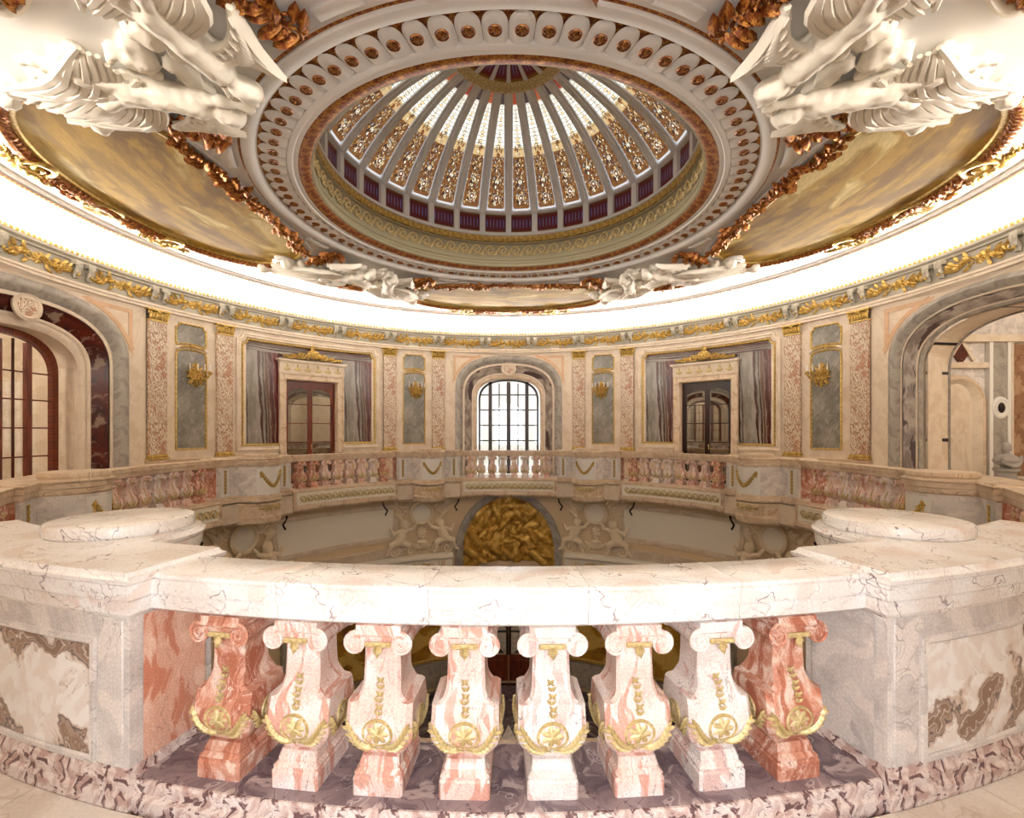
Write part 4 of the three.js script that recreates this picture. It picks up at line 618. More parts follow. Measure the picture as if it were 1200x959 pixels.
  add('figure', put(lathe([[0.001, 0], [0.12, 0], [0.13, 0.06], [0.26, 0.12], [0.3, 0.2], [0.22, 0.32], [0.09, 0.37], [0.08, 0.43], [0.11, 0.47], [0.12, 0.54], [0.1, 0.61], [0.05, 0.66], [0.001, 0.67]], 18), 0, 0.86, 0, 0, 0, 0, 1, 1, 0.75), M.stoneGrey, b);
  { const l = []; for (let i = 0; i < 6; i++) { const p = []; for (let k = 0; k <= 6; k++) { const t = k / 6; p.push(V3(mix(-0.26, 0.26, t), 1.12 - 0.14 * sin(PI * t) - 0.02 * i + 0.06 * t, 0.14 + 0.02 * i * sin(PI * t))); } l.push(tube(p, 0.028, 5)); } add('drapery', join(l), M.stoneGrey, b); }
}
// behind the viewer: the recess with the tall window that lights the near balustrade
{
  const { w } = archBay('wall_near', PI, 'arched window recess opposite the far window', { outer: M.arch, middle: M.violet, medal: false }, 0.7);
  const n = structure('window_2', 'tall window of the recess opposite the far window', 'window');
  for (const s of [-1, 1]) add('recess_side', box(0.3, 5.2, 3.2, s * 2.45, 2.6, 11.8, 1), M.wall, n); add('recess_ceiling', box(5.2, 0.2, 3.2, 0, 5.1, 11.8, 1), M.plaster, n);
  add('frame', moulding(rect(-1.7, 1.7, 0.5, 4.4), [[-0.8, 0], [-0.8, 0.1], [0, 0.1], [0.06, 0.05], [0.06, -0.05], [0, -0.1], [-0.8, -0.1], [-0.8, 0]]).translate(0, 0, 13.1), M.white, n);
  for (const x of [-0.85, 0, 0.85]) add('mullion', box(0.08, 3.9, 0.08, x, 2.45, 13.1), M.white, n);
  for (const x of [-1.275, -0.425, 0.425, 1.275]) for (let j = 0; j < 4; j++) add('pane', box(0.8, 0.95, 0.006, x, 0.98 + j * 0.97, 13.1, 1, 0.001), M.glass, n);
}
// plain drum wall on the side behind the viewer, outer shell and dados of the arched bays
{
  const b = structure('wall_back', 'plain cream marble gallery wall beside the window recess', 'wall');
  for (const s of [-1, 1]) add('wall_sector', arc([[RW, 0], [RW, 5.04], [RW + 0.3, 5.04], [RW + 0.3, 0]], s * 105.2 * RAD, s * 164.8 * RAD, 40), M.wall, b);
  for (const [a0, a1] of [[14.9, 28], [28, 39], [51, 75.1], [105, 165], [-28, -14.9], [-39, -28], [-75.1, -51], [-165, -105]]) add('outer_wall', arc([[10.3, -0.1], [10.3, 6.6], [10.7, 6.6], [10.7, -0.1]], a0 * RAD, a1 * RAD, 16), M.wall, b);
  for (const a of [-45, 45]) add('outer_wall', arc([[10.3, -0.1], [10.3, 6.6], [10.7, 6.6], [10.7, -0.1]], (a - 6) * RAD, (a + 6) * RAD, 8), M.wall, b);
  for (const a of [0, 90, 180, 270]) { const e = a === 90 ? 9.4 : 7.4, h = a === 90 ? 4.42 : 4.1; add('outer_wall', arc([[10.3, h], [10.3, 6.6], [10.7, 6.6], [10.7, h]], (a - 15) * RAD, (a + 15) * RAD, 12), M.wall, b); for (const s of [-1, 1]) add('outer_wall', arc([[10.3, -0.1], [10.3, h + 0.1], [10.7, h + 0.1], [10.7, -0.1]], (a + s * e) * RAD, (a + s * 15) * RAD, 6), M.wall, b); }
}

// globe lamps added to brighten the two side halls, out of sight from the gallery
function addedGlobeLamp(x, label) {
  const t = thing('added_hall_lamp', label, 'lamp'); t.position.set(x, 4.75, 0.6);
  add('globe', put(new THREE.SphereGeometry(0.2, 20, 14).toNonIndexed(), 0, 0, 0), glow(1, 0.92, 0.8, 6), t); add('stem', tube([V3(0, 0.19, 0), V3(0, 0.65, 0)], 0.015, 6), M.gold, t); add('canopy', put(lathe([[0.001, 0], [0.1, 0], [0.08, -0.05], [0.02, -0.07]], 14), 0, 0.66, 0), M.gold, t);
  const l = new THREE.PointLight(0xfff0dc, 13); l.position.set(x, 4.75, 0.6); l.castShadow = true; l.shadow.radius = 10; scene.add(l);
}
addedGlobeLamp(13.4, 'added unseen globe lamp that brightens the marble hall beyond the open archway');
addedGlobeLamp(-13.0, 'added unseen globe lamp that brightens the side hall behind the red-brown door');
// ------------------------------------------------------------------ entablature, gilt frieze, cove and its lamps
const frz = structure('wall_entablature', 'carved grey entablature with gilt foliage running round the room', 'entablature');
add('architrave', arc([[RW, 5.03], [RW - 0.1, 5.03], [RW - 0.1, 5.09], [RW - 0.13, 5.11], [RW - 0.13, 5.15], [RW - 0.06, 5.18], [RW + 0.2, 5.18]], 0, 2 * PI, 160), M.wall, frz);
add('frieze_band', arc([[RW - 0.06, 5.17], [RW - 0.06, 5.62], [RW + 0.05, 5.62], [RW + 0.05, 5.17]], 0, 2 * PI, 160), M.frieze, frz);
add('cornice', arc([[RW - 0.05, 5.6], [RW - 0.1, 5.62], [RW - 0.1, 5.66], [RW - 0.16, 5.7], [RW - 0.16, 5.75], [RW - 0.08, 5.8], [RW - 0.03, 5.81], [RW, 5.76], [RW + 0.05, 5.62]], 0, 2 * PI, 160), M.frieze, frz);
{
  const beads = [], n = 520, bg = ball(0.045, 0, 0, 0, 1, 1.1, 0.8, 6, 5); for (let i = 0; i < n; i++) { const a = i / n * 2 * PI; if (abs(((a + PI) % (2 * PI)) - PI) > 100 * RAD) continue; beads.push(M4((RW - 0.13) * sin(a), 5.785, -(RW - 0.13) * cos(a), 0, -a, 0.5)); }
  instances('gilt_bead', bg, M.gold, beads, frz);
  const foliage = (() => { const l = [], r = rng(9); l.push(put(rosette(0.13, 8), 0, 0.0, 0)); for (const s of [-1, 1]) { for (let k = 0; k < 3; k++) { const x = s * (0.18 + 0.2 * k), q = 0.105 - 0.022 * k; l.push(put(scroll(q, 1.4, 0.02, (k % 2 ? 1 : -1) * s, s > 0 ? PI : 0), x, (k % 2 ? 0.03 : -0.02), 0)); } for (let k = 0; k < 34; k++) { const t = pow(r(), 0.8), x = s * (0.04 + 0.66 * t), h = 0.27 * (1 - t * 0.75); l.push(put(leaf(0.19 - 0.06 * t, 0.085, 0.5, 3), x, (r() - 0.5) * h * 1.2, 0.004 + 0.02 * r(), 0, 0, -s * (0.4 + r() * 2.3))); } l.push(put(leaf(0.2, 0.08, 0.4, 4), s * 0.6, 0, 0, 0, 0, -s * 1.57)); } return bend(join(l), RW - 0.065); })();
  foliage.translate(0, 5.4, 0);
  const bracket = (() => { const l = []; for (const s of [-1, 1]) { const x = s * 0.15; l.push(box(0.17, 0.1, 0.16, x, 5.57, 0.08, 1, 0.01)); const p = []; for (let k = 0; k <= 10; k++) { const t = k / 10; p.push(V3(x, 5.53 - 0.3 * t, 0.14 - 0.1 * t + 0.02 * sin(t * 7))); } l.push(put(tube(p.map(v => V3(0, v.y, v.z)), t => 0.065 - 0.02 * t, 6), x, 0, 0, 0, 0, 0, 1.2, 1, 1)); l.push(put(scroll(0.055, 1.4, 0.014, s, PI / 2), x, 5.5, 0.17)); for (let q = -1; q <= 1; q++) l.push(put(leaf(0.16, 0.07, 0.5, 3), x, 5.46, 0.12, 0, 0, PI + q * 0.5)); } return bend(join(l), RW - 0.06); })();
  const bracketGold = (() => { const l = []; for (const s of [-1, 1]) { l.push(put(leaf(0.15, 0.075, 0.7, 4), s * 0.15, 5.42, 0.1, 0, 0, PI)); l.push(put(rosette(0.035, 5), s * 0.15, 5.5, 0.185)); } l.push(put(rosette(0.055, 6), 0, 5.44, 0.02)); return bend(join(l), RW - 0.06); })();
  for (let i = -9; i <= 9; i++) { const o = add('gilt_foliage', foliage, M.gold, frz); o.rotation.y = -i * STEP; }
  for (let i = -9; i < 9; i++) { const o = add('bracket_pair', bracket, M.frieze, frz); o.rotation.y = -(i + 0.5) * STEP; add('gilt_bracket_leaf', bracketGold, M.gold, o); }
}
// cove: quarter hollow from the trough behind the cornice up to the ceiling edge
const cove = structure('ceiling_cove', 'smooth white lit cove between the entablature and the ceiling', 'ceiling');
{ const p = []; for (let i = 0; i <= 12; i++) { const t = i / 12, a = t * PI / 2; p.push([9.2 + 0.98 * cos(a) * 1.0, 5.6 + 0.86 * sin(a)]); } add('cove_surface', arc([[RW, 5.6], [10.18, 5.6], ...p.slice(1)], 0, 2 * PI, 160, { closed: false, crease: 0.9 }), M.cove, cove); }
// forty tube lamps lie end to end in the trough
{
  const LAMP = 320, lampGlow = glow(1.0, 0.93, 0.84, 9), N = 40, tg = put(new THREE.CylinderGeometry(0.022, 0.022, 1.24, 8).toNonIndexed(), 0, 0, 0, 0, 0, PI / 2), hold = box(0.06, 0.22, 0.07, 0, -0.09, 0), proto = thing('tube_lamp', 'glowing tube lamp lying in the cornice trough, hidden behind the gilt beads', 'lamp', 'tube lamps in the cove');
  add('tube', tg, lampGlow, proto); for (const s of [-1, 1]) { const h = add('lamp_holder', hold, M.white, proto); h.position.x = s * 0.65; }
  for (let i = 0; i < N; i++) {
    const a = (i + 0.5) / N * 2 * PI, R = 10.02, o = i ? proto.clone() : proto; if (i) { o.name = numbered('tube_lamp'); o.userData = { ...proto.userData }; scene.add(o); }
    o.position.set(R * sin(a), 5.825, -R * cos(a)); o.rotation.y = -a;
    areaLight(0xfff8f0, LAMP, 1.2, 0.05, [(R - 0.05) * sin(a), 5.85, -(R - 0.05) * cos(a)], [(R - 1) * sin(a), 6.1, -(R - 1) * cos(a)]);
  }
}
// ------------------------------------------------------------------ ceiling round the oculus
const ceil = structure('ceiling', 'flat plaster ceiling of the gallery with round mouldings about the dome opening', 'ceiling');
const CY = CEIL;
add('ceiling_field', arc([[4.875, CY], [9.24, CY], [9.24, CY + 0.08], [11.2, CY + 0.2], [11.2, CY + 0.5], [4.9, CY + 0.5]], 0, 2 * PI, 160), M.plaster, ceil);
add('outer_ring_moulding', arc([[8.98, CY + 0.02], [8.98, CY - 0.03], [9.03, CY - 0.05], [9.08, CY - 0.03], [9.13, CY - 0.07], [9.2, CY - 0.07], [9.22, CY - 0.02], [9.24, CY + 0.06]], 0, 2 * PI, 160), M.plaster, ceil);
add('gilt_line', arc([[4.838, CY + 0.03], [4.842, CY - 0.004], [4.86, CY - 0.01], [4.878, CY - 0.004], [4.905, CY + 0.03]], 0, 2 * PI, 160), M.bronze, ceil);
add('ring_moulding', arc([[4.84, CY + 0.1], [4.84, CY - 0.03], [4.82, CY - 0.05], [4.76, CY - 0.06], [4.68, CY - 0.045], [4.63, CY - 0.01], [4.62, CY + 0.02], [4.605, CY + 0.02], [4.605, CY + 0.1]], 0, 2 * PI, 160), M.plaster, ceil);
add('scallop_bed', arc([[4.61, CY + 0.045], [4.12, CY + 0.045], [4.12, CY + 0.12], [4.61, CY + 0.12]], 0, 2 * PI, 160), M.bronze, ceil);
add('lip_moulding', arc([[4.17, CY + 0.1], [4.17, CY + 0.0], [4.15, CY - 0.012], [4.08, CY - 0.012], [4.06, CY + 0.006], [4.0, CY + 0.0], [3.985, CY + 0.01], [3.985, CY + 0.1]], 0, 2 * PI, 160), M.plaster, ceil);
add('inner_gilt_ring', arc([[3.99, CY + 0.012], [3.93, CY - 0.002], [3.84, CY + 0.02], [3.78, CY + 0.05], [3.76, CY + 0.08], [3.99, CY + 0.2]], 0, 2 * PI, 160), M.bronzepatch, ceil);
{ const u = ceil.children[ceil.children.length - 1].geometry.attributes.uv; for (let i = 0; i < u.count; i++) u.setXY(i, u.getX(i) * 1.6, u.getY(i) * 1.6); }
{ // eighty-eight plaster scallops, each with a gilt rosette
  const N = 88, st = 2 * PI / N, rows = []; for (let j = 0; j <= 10; j++) { const t = j / 10, r = 4.175 + 0.425 * t, k = t < 0.5 ? 1 : sqrt(max(0.0004, 1 - pow((t - 0.5) / 0.5, 2))), row = []; for (let i = -4; i <= 4; i++) { const a = i / 4 * st * 0.5 * 0.985 * k; row.push(V3(r * sin(a), CY + 0.035 - 0.05 * sqrt(max(0, 1 - (i / 4) ** 2)) * sqrt(max(0, 1 - t ** 4)) , -r * cos(a))); } rows.push(row); }
  const sg = grid(rows, { crease: 0.9 }), rg = put(join([rosette(0.07, 6, 0.2), ringTube(0.075, 0.075, 0.012)]), 0, CY - 0.018, -4.37, PI / 2);
  for (let i = 0; i < N; i++) { const s = add('scallop', sg, M.plaster, ceil); s.rotation.y = -(i + 0.5) * st; add('rosette', rg, M.bronze, s); }
  const lf = [], n2 = 560, lg = put(leaf(0.12, 0.07, 0.4, 3), 0, 0, 0, PI / 2 + 0.4); for (let i = 0; i < n2; i++) { const a = i / n2 * 2 * PI; if (abs(((a + PI) % (2 * PI)) - PI) > 115 * RAD) continue; lf.push(M4(9.16 * sin(a), CY - 0.05, -9.16 * cos(a), 0, -a, 0)); }
  instances('gilt_leaf_fringe', lg, M.bronze, lf, ceil);
}
// ornament laid on the ceiling: x along the ring, y outwards, z down
function onCeil(g, R, phi, drop = 0) { const q = g.clone(), p = q.attributes.position; for (let i = 0; i < p.count; i++) { const r = R + p.getY(i), a = phi + p.getX(i) / R; p.setXYZ(i, r * sin(a), CY - drop - p.getZ(i), -r * cos(a)); } flip(q); return fin(q, 0.9); }
function plume(L, W, seed, n = 16) { const l = [], r = rng(seed); for (let i = 0; i < n; i++) { const t = i / n, y = L * t; l.push(put(leaf(W * (0.9 - 0.4 * t), W * 0.4, 0.7, 4), (r() - 0.5) * W * 0.5, y, r() * 0.05, 0, 0, (i % 2 ? 1 : -1) * (0.35 + r() * 0.9))); if (i % 4 === 1) l.push(put(scroll(W * 0.28, 1.3, W * 0.07, r() > 0.5 ? 1 : -1, r() * 6), (r() - 0.5) * W * 0.7, y, 0.04)); if (i % 3 === 0) l.push(ball(W * 0.13, (r() - 0.5) * W * 0.6, y + r() * 0.05, 0.06 + r() * 0.04, 1, 1, 1, 6, 5)); } return join(l); }
const bentPlume = (g, L, k) => { const q = g.clone(), p = q.attributes.position; for (let i = 0; i < p.count; i++) { const t = p.getY(i) / L; p.setX(i, p.getX(i) + k * t * t); } return q; };
// painting outline: kidney between two radii
const HA = 27.3 * RAD, RC = 6.74, HR = 1.47, EXP = 2.7;
const pk = a => pow(max(0, 1 - pow(abs(a) / HA, EXP)), 1 / EXP);
const outline = (grow) => { const q = [], n = 96; for (let i = 0; i < n; i++) { const t = i / n * 2 * PI, c = cos(t), s = sin(t), a = (HA + grow / 6.7) * Math.sign(c) * pow(abs(c), 2 / EXP), r = RC + (HR + grow) * Math.sign(s) * pow(abs(s), 2 / EXP); q.push([r * sin(a), r * cos(a)]); } return q.reverse(); };
const toCeil = (g) => { const p = g.attributes.position; for (let i = 0; i < p.count; i++) p.setXYZ(i, p.getX(i), CY - p.getZ(i), -p.getY(i)); return fin(g, 0.7); };
const canvasGeo = (() => { const rows = []; for (let j = 0; j <= 8; j++) { const row = []; for (let i = 0; i <= 48; i++) { const a = mix(-HA, HA, i / 48) * 0.9995, r = RC + (j / 4 - 1) * HR * pk(a); row.push(V3(r * sin(a), CY - 0.006, -r * cos(a))); } rows.push(row); } return grid(rows, { uv: (j, i) => [i / 48, (RC + (j / 4 - 1) * HR * pk(mix(-HA, HA, i / 48)) - 5.2) / 3.1] }); })();
const innerFrame = toCeil(moulding(outline(0), [[0.05, 0], [0.04, 0.03], [0.0, 0.05], [-0.05, 0.04], [-0.07, 0]])), plasterFrame = toCeil(moulding(outline(0.22), [[0.04, 0], [0.03, 0.035], [-0.02, 0.045], [-0.05, 0.03], [-0.06, 0]]));
const ropePath = outline(0.1).filter(([x, y]) => hypot(x, y) > 6.75 ).sort((a, b) => atan2(a[0], a[1]) - atan2(b[0], b[1]));
const rope = toCeil((() => { const pts = divide(ropePath, 0.07, false), rows = pts.map(([x, y], i) => { const a = pts[max(0, i - 1)], b = pts[min(pts.length - 1, i + 1)], d = hypot(b[0] - a[0], b[1] - a[1]), nx = -(b[1] - a[1]) / d, ny = (b[0] - a[0]) / d, r = 0.085 + (i % 2 ? 0.02 : 0), q = []; for (let k = 0; k < 8; k++) { const t = k / 8 * 2 * PI + i * 0.35; q.push(V3(x + nx * cos(t) * r, y + ny * cos(t) * r, 0.05 + sin(t) * r * 0.8)); } return q; }); return grid(rows, { closeU: true, crease: 1.0 }); })());
const ceilShell = onCeil(join([put(shell(0.36, 9, 2.9), 0, -0.12, 0), put(scroll(0.16, 1.5, 0.035, 1, PI), 0.34, -0.02, 0), put(scroll(0.16, 1.5, 0.035, -1, 0), -0.34, -0.02, 0), put(ringTube(0.4, 0.27, 0.035), 0, 0, 0.02)]), 8.4, 0, 0.05);
const ceilVolute = s => onCeil(join([put(scroll(0.3, 1.8, 0.06, s, PI / 2, 6, 30), 0, 0, 0), put(plume(0.7, 0.24, 5), 0.1 * s, 0.1, 0, 0, 0, s * 1.4), put(plume(0.6, 0.2, 6), 0, 0.1, 0, 0, 0, -s * 1.5)]), 8.32, s * 11.5 * RAD, 0.04);
const leafRun = (s) => onCeil(bentPlume(put(plume(0.95, 0.2, s > 0 ? 11 : 12, 18), 0, 0, 0), 0.95, 0).rotateZ(-s * 1.62), 8.42, s * 3.2 * RAD, 0.05);
const festoon = (s, k) => { const [x0, R, L, ang, W, seed] = [[6.5, 5.1, 1.05, 1.35, 0.32, 21], [17, 5.45, 0.85, 1.2, 0.26, 22], [1, 5.06, 0.5, 1.5, 0.2, 23]][k]; return onCeil(plume(L, W, seed + (s > 0 ? 0 : 40), 20).rotateZ(-s * ang), R, s * x0 * RAD, 0.03); };
const cornerPlume = s => onCeil(put(plume(1.15, 0.36, 31, 24), 0, 0, 0, 0, 0, -s * 0.12), 4.98, s * 28.6 * RAD, 0.02);
const centreCrown = onCeil(join([put(shell(0.26, 7, 2.6), 0, -0.1, 0), put(plume(0.3, 0.24, 41, 8), 0, -0.1, 0)]), 5.06, 0, 0.02);
const board = s => onCeil(box(0.62, 0.16, 0.05, 0, 0, 0.025, 5), 5.05, s * 21.5 * RAD, 0);
function painting(turn, label) {
  const t = thing('ceiling_painting', label, 'painting'); t.rotation.y = -turn;
  add('canvas', canvasGeo, M.canvas, t); add('gilt_frame', innerFrame, M.gold, t); add('plaster_frame', plasterFrame, M.plaster, t); add('rope_moulding', rope, M.bronze, t);
  add('shell', ceilShell, M.gold, t); add('crown', centreCrown, M.bronze, t);
  for (const s of [-1, 1]) { add('volute', ceilVolute(s), M.gold, t); add('leaf_run', leafRun(s), M.bronze, t); for (let k = 0; k < 3; k++) add('festoon', festoon(s, k), M.bronze, t); add('corner_plume', cornerPlume(s), M.bronze, t); add('plaster_board', board(s), M.plaster, t); }
}
painting(-PI / 2, 'ochre cloud painting in the ceiling above the red-brown arched door');
painting(PI / 2, 'ochre cloud painting in the ceiling above the open archway');
painting(0, 'pale cloud painting in the ceiling above the arched window');
painting(PI, 'ceiling painting opposite the pale one, bronze corner leaves near the large stucco figures');

// ------------------------------------------------------------------ stucco figures in the four corners of the ceiling
function sdfMesh(caps, lo, hi, res, k = 0.05, fold = 0) {
  const mc = new MarchingCubes(res, M.stucco, false, false, 400000), S = max(hi[0] - lo[0], hi[1] - lo[1], hi[2] - lo[2]), cx = lo.map((v, i) => (v + hi[i]) / 2), f = mc.field; f.fill(-1);
  for (let z = 0; z < res; z++) for (let y = 0; y < res; y++) for (let x = 0; x < res; x++) {
    const p = [x, y, z].map((v, i) => cx[i] + (v / (res / 2) - 1) * S / 2); let ok = true; for (let i = 0; i < 3; i++) if (p[i] < lo[i] - 0.1 || p[i] > hi[i] + 0.1) ok = false; if (!ok) continue;
    let d = 9; for (const c of caps) { const [ax, ay, az, ra, bx, by, bz, rb] = c, ux = bx - ax, uy = by - ay, uz = bz - az, px = p[0] - ax, py = p[1] - ay, pz = p[2] - az, L = ux * ux + uy * uy + uz * uz || 1e-9, t = clamp((px * ux + py * uy + pz * uz) / L), e = hypot(px - ux * t, py - uy * t, pz - uz * t) - mix(ra, rb, t), h = max(k - abs(d - e), 0) / k; d = min(d, e) - h * h * k * 0.25; }
    const q = d + fold * abs(pnoise(p[0] * 5 + p[1] * 3, p[1] * 4 - p[0] * 2 + p[2] * 3, 256, 256, 14)) + 0.02 * pnoise(p[0] * 9 + p[2] * 5, p[1] * 9 - p[2] * 4, 256, 256, 4) + 0.012 * pnoise(p[0] * 22, p[1] * 22 + p[2] * 12, 256, 256, 8); f[x + y * res + z * res * res] = -q;
  }
  mc.isolation = 0; mc.update(); const n = mc.count, g = new THREE.BufferGeometry(), pos = mc.positionArray.slice(0, n * 3);
  for (let i = 0; i < n; i++) for (let c = 0; c < 3; c++) pos[i * 3 + c] = cx[c] + pos[i * 3 + c] * S / 2;
  g.setAttribute('position', new THREE.BufferAttribute(pos, 3)); g.setAttribute('uv', new THREE.BufferAttribute(new Float32Array(n * 2), 2)); return fin(g, 1.2);
}
// a reclining winged child; x along the ring, y outwards, z down from the ceiling
const C = (a, ra, b, rb) => [...a, ra, ...b, rb];
const child = sdfMesh([
  C([0.42, -1.18, 0.3], 0.15, [0.44, -1.28, 0.31], 0.14), C([0.44, -1.1, 0.28], 0.07, [0.5, -0.98, 0.26], 0.09),        // head, neck
  C([0.52, -0.9, 0.25], 0.19, [0.68, -0.52, 0.24], 0.18), C([0.68, -0.52, 0.24], 0.18, [0.84, -0.2, 0.22], 0.2),        // trunk
  C([0.84, -0.2, 0.22], 0.17, [1.18, 0.06, 0.3], 0.11), C([1.18, 0.06, 0.3], 0.1, [1.32, 0.42, 0.2], 0.07), C([1.32, 0.42, 0.2], 0.06, [1.42, 0.56, 0.22], 0.05),   // one leg, foot
  C([0.78, -0.16, 0.22], 0.16, [0.86, 0.32, 0.26], 0.11), C([0.86, 0.32, 0.26], 0.1, [0.98, 0.74, 0.18], 0.065), C([0.98, 0.74, 0.18], 0.06, [1.06, 0.88, 0.2], 0.05),
  C([0.4, -0.9, 0.26], 0.085, [0.2, -1.1, 0.28], 0.065), C([0.2, -1.1, 0.28], 0.062, [0.12, -1.36, 0.26], 0.05), C([0.12, -1.36, 0.26], 0.06, [0.09, -1.44, 0.26], 0.045),   // arm to the medallion rim
  C([0.66, -0.9, 0.26], 0.085, [0.92, -0.98, 0.24], 0.065), C([0.92, -0.98, 0.24], 0.06, [1.08, -1.18, 0.22], 0.05), C([1.08, -1.18, 0.22], 0.05, [1.14, -1.26, 0.22], 0.045),
  C([0.36, -1.24, 0.36], 0.06, [0.5, -1.32, 0.36], 0.06), C([0.5, -1.3, 0.28], 0.08, [0.42, -1.36, 0.24], 0.08),        // curls
], [-0.1, -1.6, -0.02], [1.6, 1.05, 0.55], 88, 0.06);
const clouds = sdfMesh((() => { const r = rng(61), l = []; for (let i = 0; i < 34; i++) { const t = r(), x = 0.35 + t * 1.5 + (r() - 0.5) * 0.5, y = -0.6 + t * 1.4 + (r() - 0.5) * 0.9; l.push(C([x, y, 0.04], 0.1 + r() * 0.1, [x + (r() - 0.5) * 0.5, y + (r() - 0.5) * 0.5, 0.08 + r() * 0.08], 0.06 + r() * 0.1)); } return l; })(), [-0.1, -1.5, -0.02], [2.3, 1.5, 0.4], 80, 0.05, 0.1);
const wingGeo = (() => { const l = [], bone = []; for (let i = 0; i <= 12; i++) { const t = i / 12, x = 0.6 + 0.95 * t, y = -0.72 - 0.16 * sin(PI * t) + 0.1 * t, z = 0.2 + 0.04 * sin(PI * t); bone.push(V3(x, y, z)); l.push(put(leaf(0.36 + 0.5 * pow(t, 0.7), 0.17, 0.22, 6), x, y, z - 0.06 + 0.004 * (i % 3), 0, 0, PI + 0.55 - 1.2 * t)); l.push(put(leaf(0.22 + 0.14 * t, 0.13, 0.35, 4), x - 0.03, y, z, 0, 0, PI + 0.45 - 1.1 * t)); if (i % 2) l.push(put(leaf(0.13, 0.1, 0.5, 3), x, y + 0.03, z + 0.03, 0, 0, PI + 0.4 - t)); } l.push(tube(bone, t => 0.075 - 0.035 * t, 7)); return join(l); })();
const drapeGeo = (() => { const l = [], r = rng(71); for (let i = 0; i < 19; i++) { const p = [], o = (i - 9) * 0.05; for (let k = 0; k <= 10; k++) { const t = k / 10; p.push(V3(0.55 + 1.45 * t + o * 0.5 + 0.08 * sin(t * 7 + i), -0.1 + 1.0 * t * t - o * 0.9 + 0.1 * sin(t * 6 + i * 0.5), 0.14 + 0.16 * sin(PI * (0.2 + 0.8 * t)) + 0.03 * r())); } l.push(tube(p, t => 0.055 * sin(PI * (0.12 + 0.8 * t)) + 0.012, 6)); } return join(l); })();
const flowers = (() => { const l = [], r = rng(81); for (let i = 0; i < 16; i++) { const s = 0.06 + r() * 0.06; l.push(put(rosette(s, 5 + floor(r() * 3), 0.6), (r() - 0.5) * 0.7, -1.32 + (r() - 0.5) * 0.34, 0.12 + r() * 0.14)); } return join(l); })();
const ovalFrame = join([put(lathe([[0.42, 0], [0.43, 0.05], [0.38, 0.08], [0.34, 0.05], [0.33, 0]], 32), 0, 1.0, 0, PI / 2, 0, 0, 1.5, 1, 0.8)]), ovalLeaf = join([put(plume(0.42, 0.3, 91, 14), 0, 1.0, 0, 0, 0, PI / 2), put(plume(0.42, 0.3, 92, 14), 0, 1.0, 0, 0, 0, -PI / 2), put(rosette(0.16, 8), 0, 1.0, 0.03)]);
const voluteGeo = s => join([put(scroll(0.26, 2.0, 0.06, -s, s > 0 ? 0 : PI, 6, 30), s * 2.05, 0.45, 0.02), put(box(0.6, 0.14, 0.1, 0, 0, 0, 3), s * 1.9, 0.74, 0.05, 0, 0, -s * 0.3)]);
const mirrorX = g => { const q = g.clone(); q.scale(-1, 1, 1); return flip(q); };
const RS = 6.3, [childR, childL, cloudR, cloudL, wingR, wingL, drapeR, drapeL, flowersC, ovalC, ovalLeafC] = [child, mirrorX(child), clouds, mirrorX(clouds), wingGeo, mirrorX(wingGeo), drapeGeo, mirrorX(drapeGeo), flowers, ovalFrame, ovalLeaf].map(g => onCeil(g, RS, 0, 0));
const volR = onCeil(voluteGeo(1), RS, 0), volL = onCeil(voluteGeo(-1), RS, 0);
function stuccoGroup(turn, label) {
  const t = thing('stucco_figure_group', label, 'stucco relief', 'stucco figure groups in the ceiling corners'); t.rotation.y = -turn;
  add('winged_child', childR, M.stucco, t); add('winged_child', childL, M.stucco, t); add('cloud', cloudR, M.stucco, t); add('cloud', cloudL, M.stucco, t); add('wing', wingR, M.stucco, t); add('wing', wingL, M.stucco, t); add('drapery', drapeR, M.stucco, t); add('drapery', drapeL, M.stucco, t); add('flower_bunch', flowersC, M.stucco, t);
  const o = add('oval_frame', ovalC, M.stucco, t); add('gilt_leaf', ovalLeafC, M.bronze, o); add('volute', volR, M.plaster, t); add('volute', volL, M.plaster, t);
}
stuccoGroup(-45 * RAD, 'cream stucco figures round an oval gilt medallion above the brown glazed door');
stuccoGroup(45 * RAD, 'cream stucco figures round an oval gilt medallion above the black glazed door');
stuccoGroup(-135 * RAD, 'big cream stucco winged figure in the ceiling by the painting over the arched door');
stuccoGroup(135 * RAD, 'big cream stucco winged figure in the ceiling by the painting over the archway');

// ------------------------------------------------------------------ drum and stained glass dome
const dome = structure('ceiling_dome', 'stained glass dome with grey ribs over the rotunda', 'dome');
const RD = 3.78, DY0 = 8.07, DC = 5.05, DR = hypot(RD, DY0 - DC);
add('drum_base', arc([[3.78, 6.5], [3.74, 6.52], [3.74, 6.58], [3.79, 6.62], [3.79, 6.68], [3.76, 6.7], [3.76, 6.76], [3.8, 6.78], [3.8, 7.14], [3.75, 7.16], [3.75, 7.2], [4.05, 7.2], [4.05, 6.5]], 0, 2 * PI, 128), new THREE.MeshStandardMaterial({ color: new THREE.Color().setRGB(0.36, 0.31, 0.19), roughness: 0.6 }), dome);
add('gilt_band', arc([[3.76, 7.2], [3.72, 7.22], [3.74, 7.29], [3.72, 7.36], [3.77, 7.38], [4.0, 7.38], [4.0, 7.2]], 0, 2 * PI, 128), M.gold, dome);
add('grey_sill', arc([[3.77, 7.37], [3.72, 7.39], [3.72, 7.44], [3.78, 7.5], [3.98, 7.5], [3.98, 7.37]], 0, 2 * PI, 128), M.rib, dome);
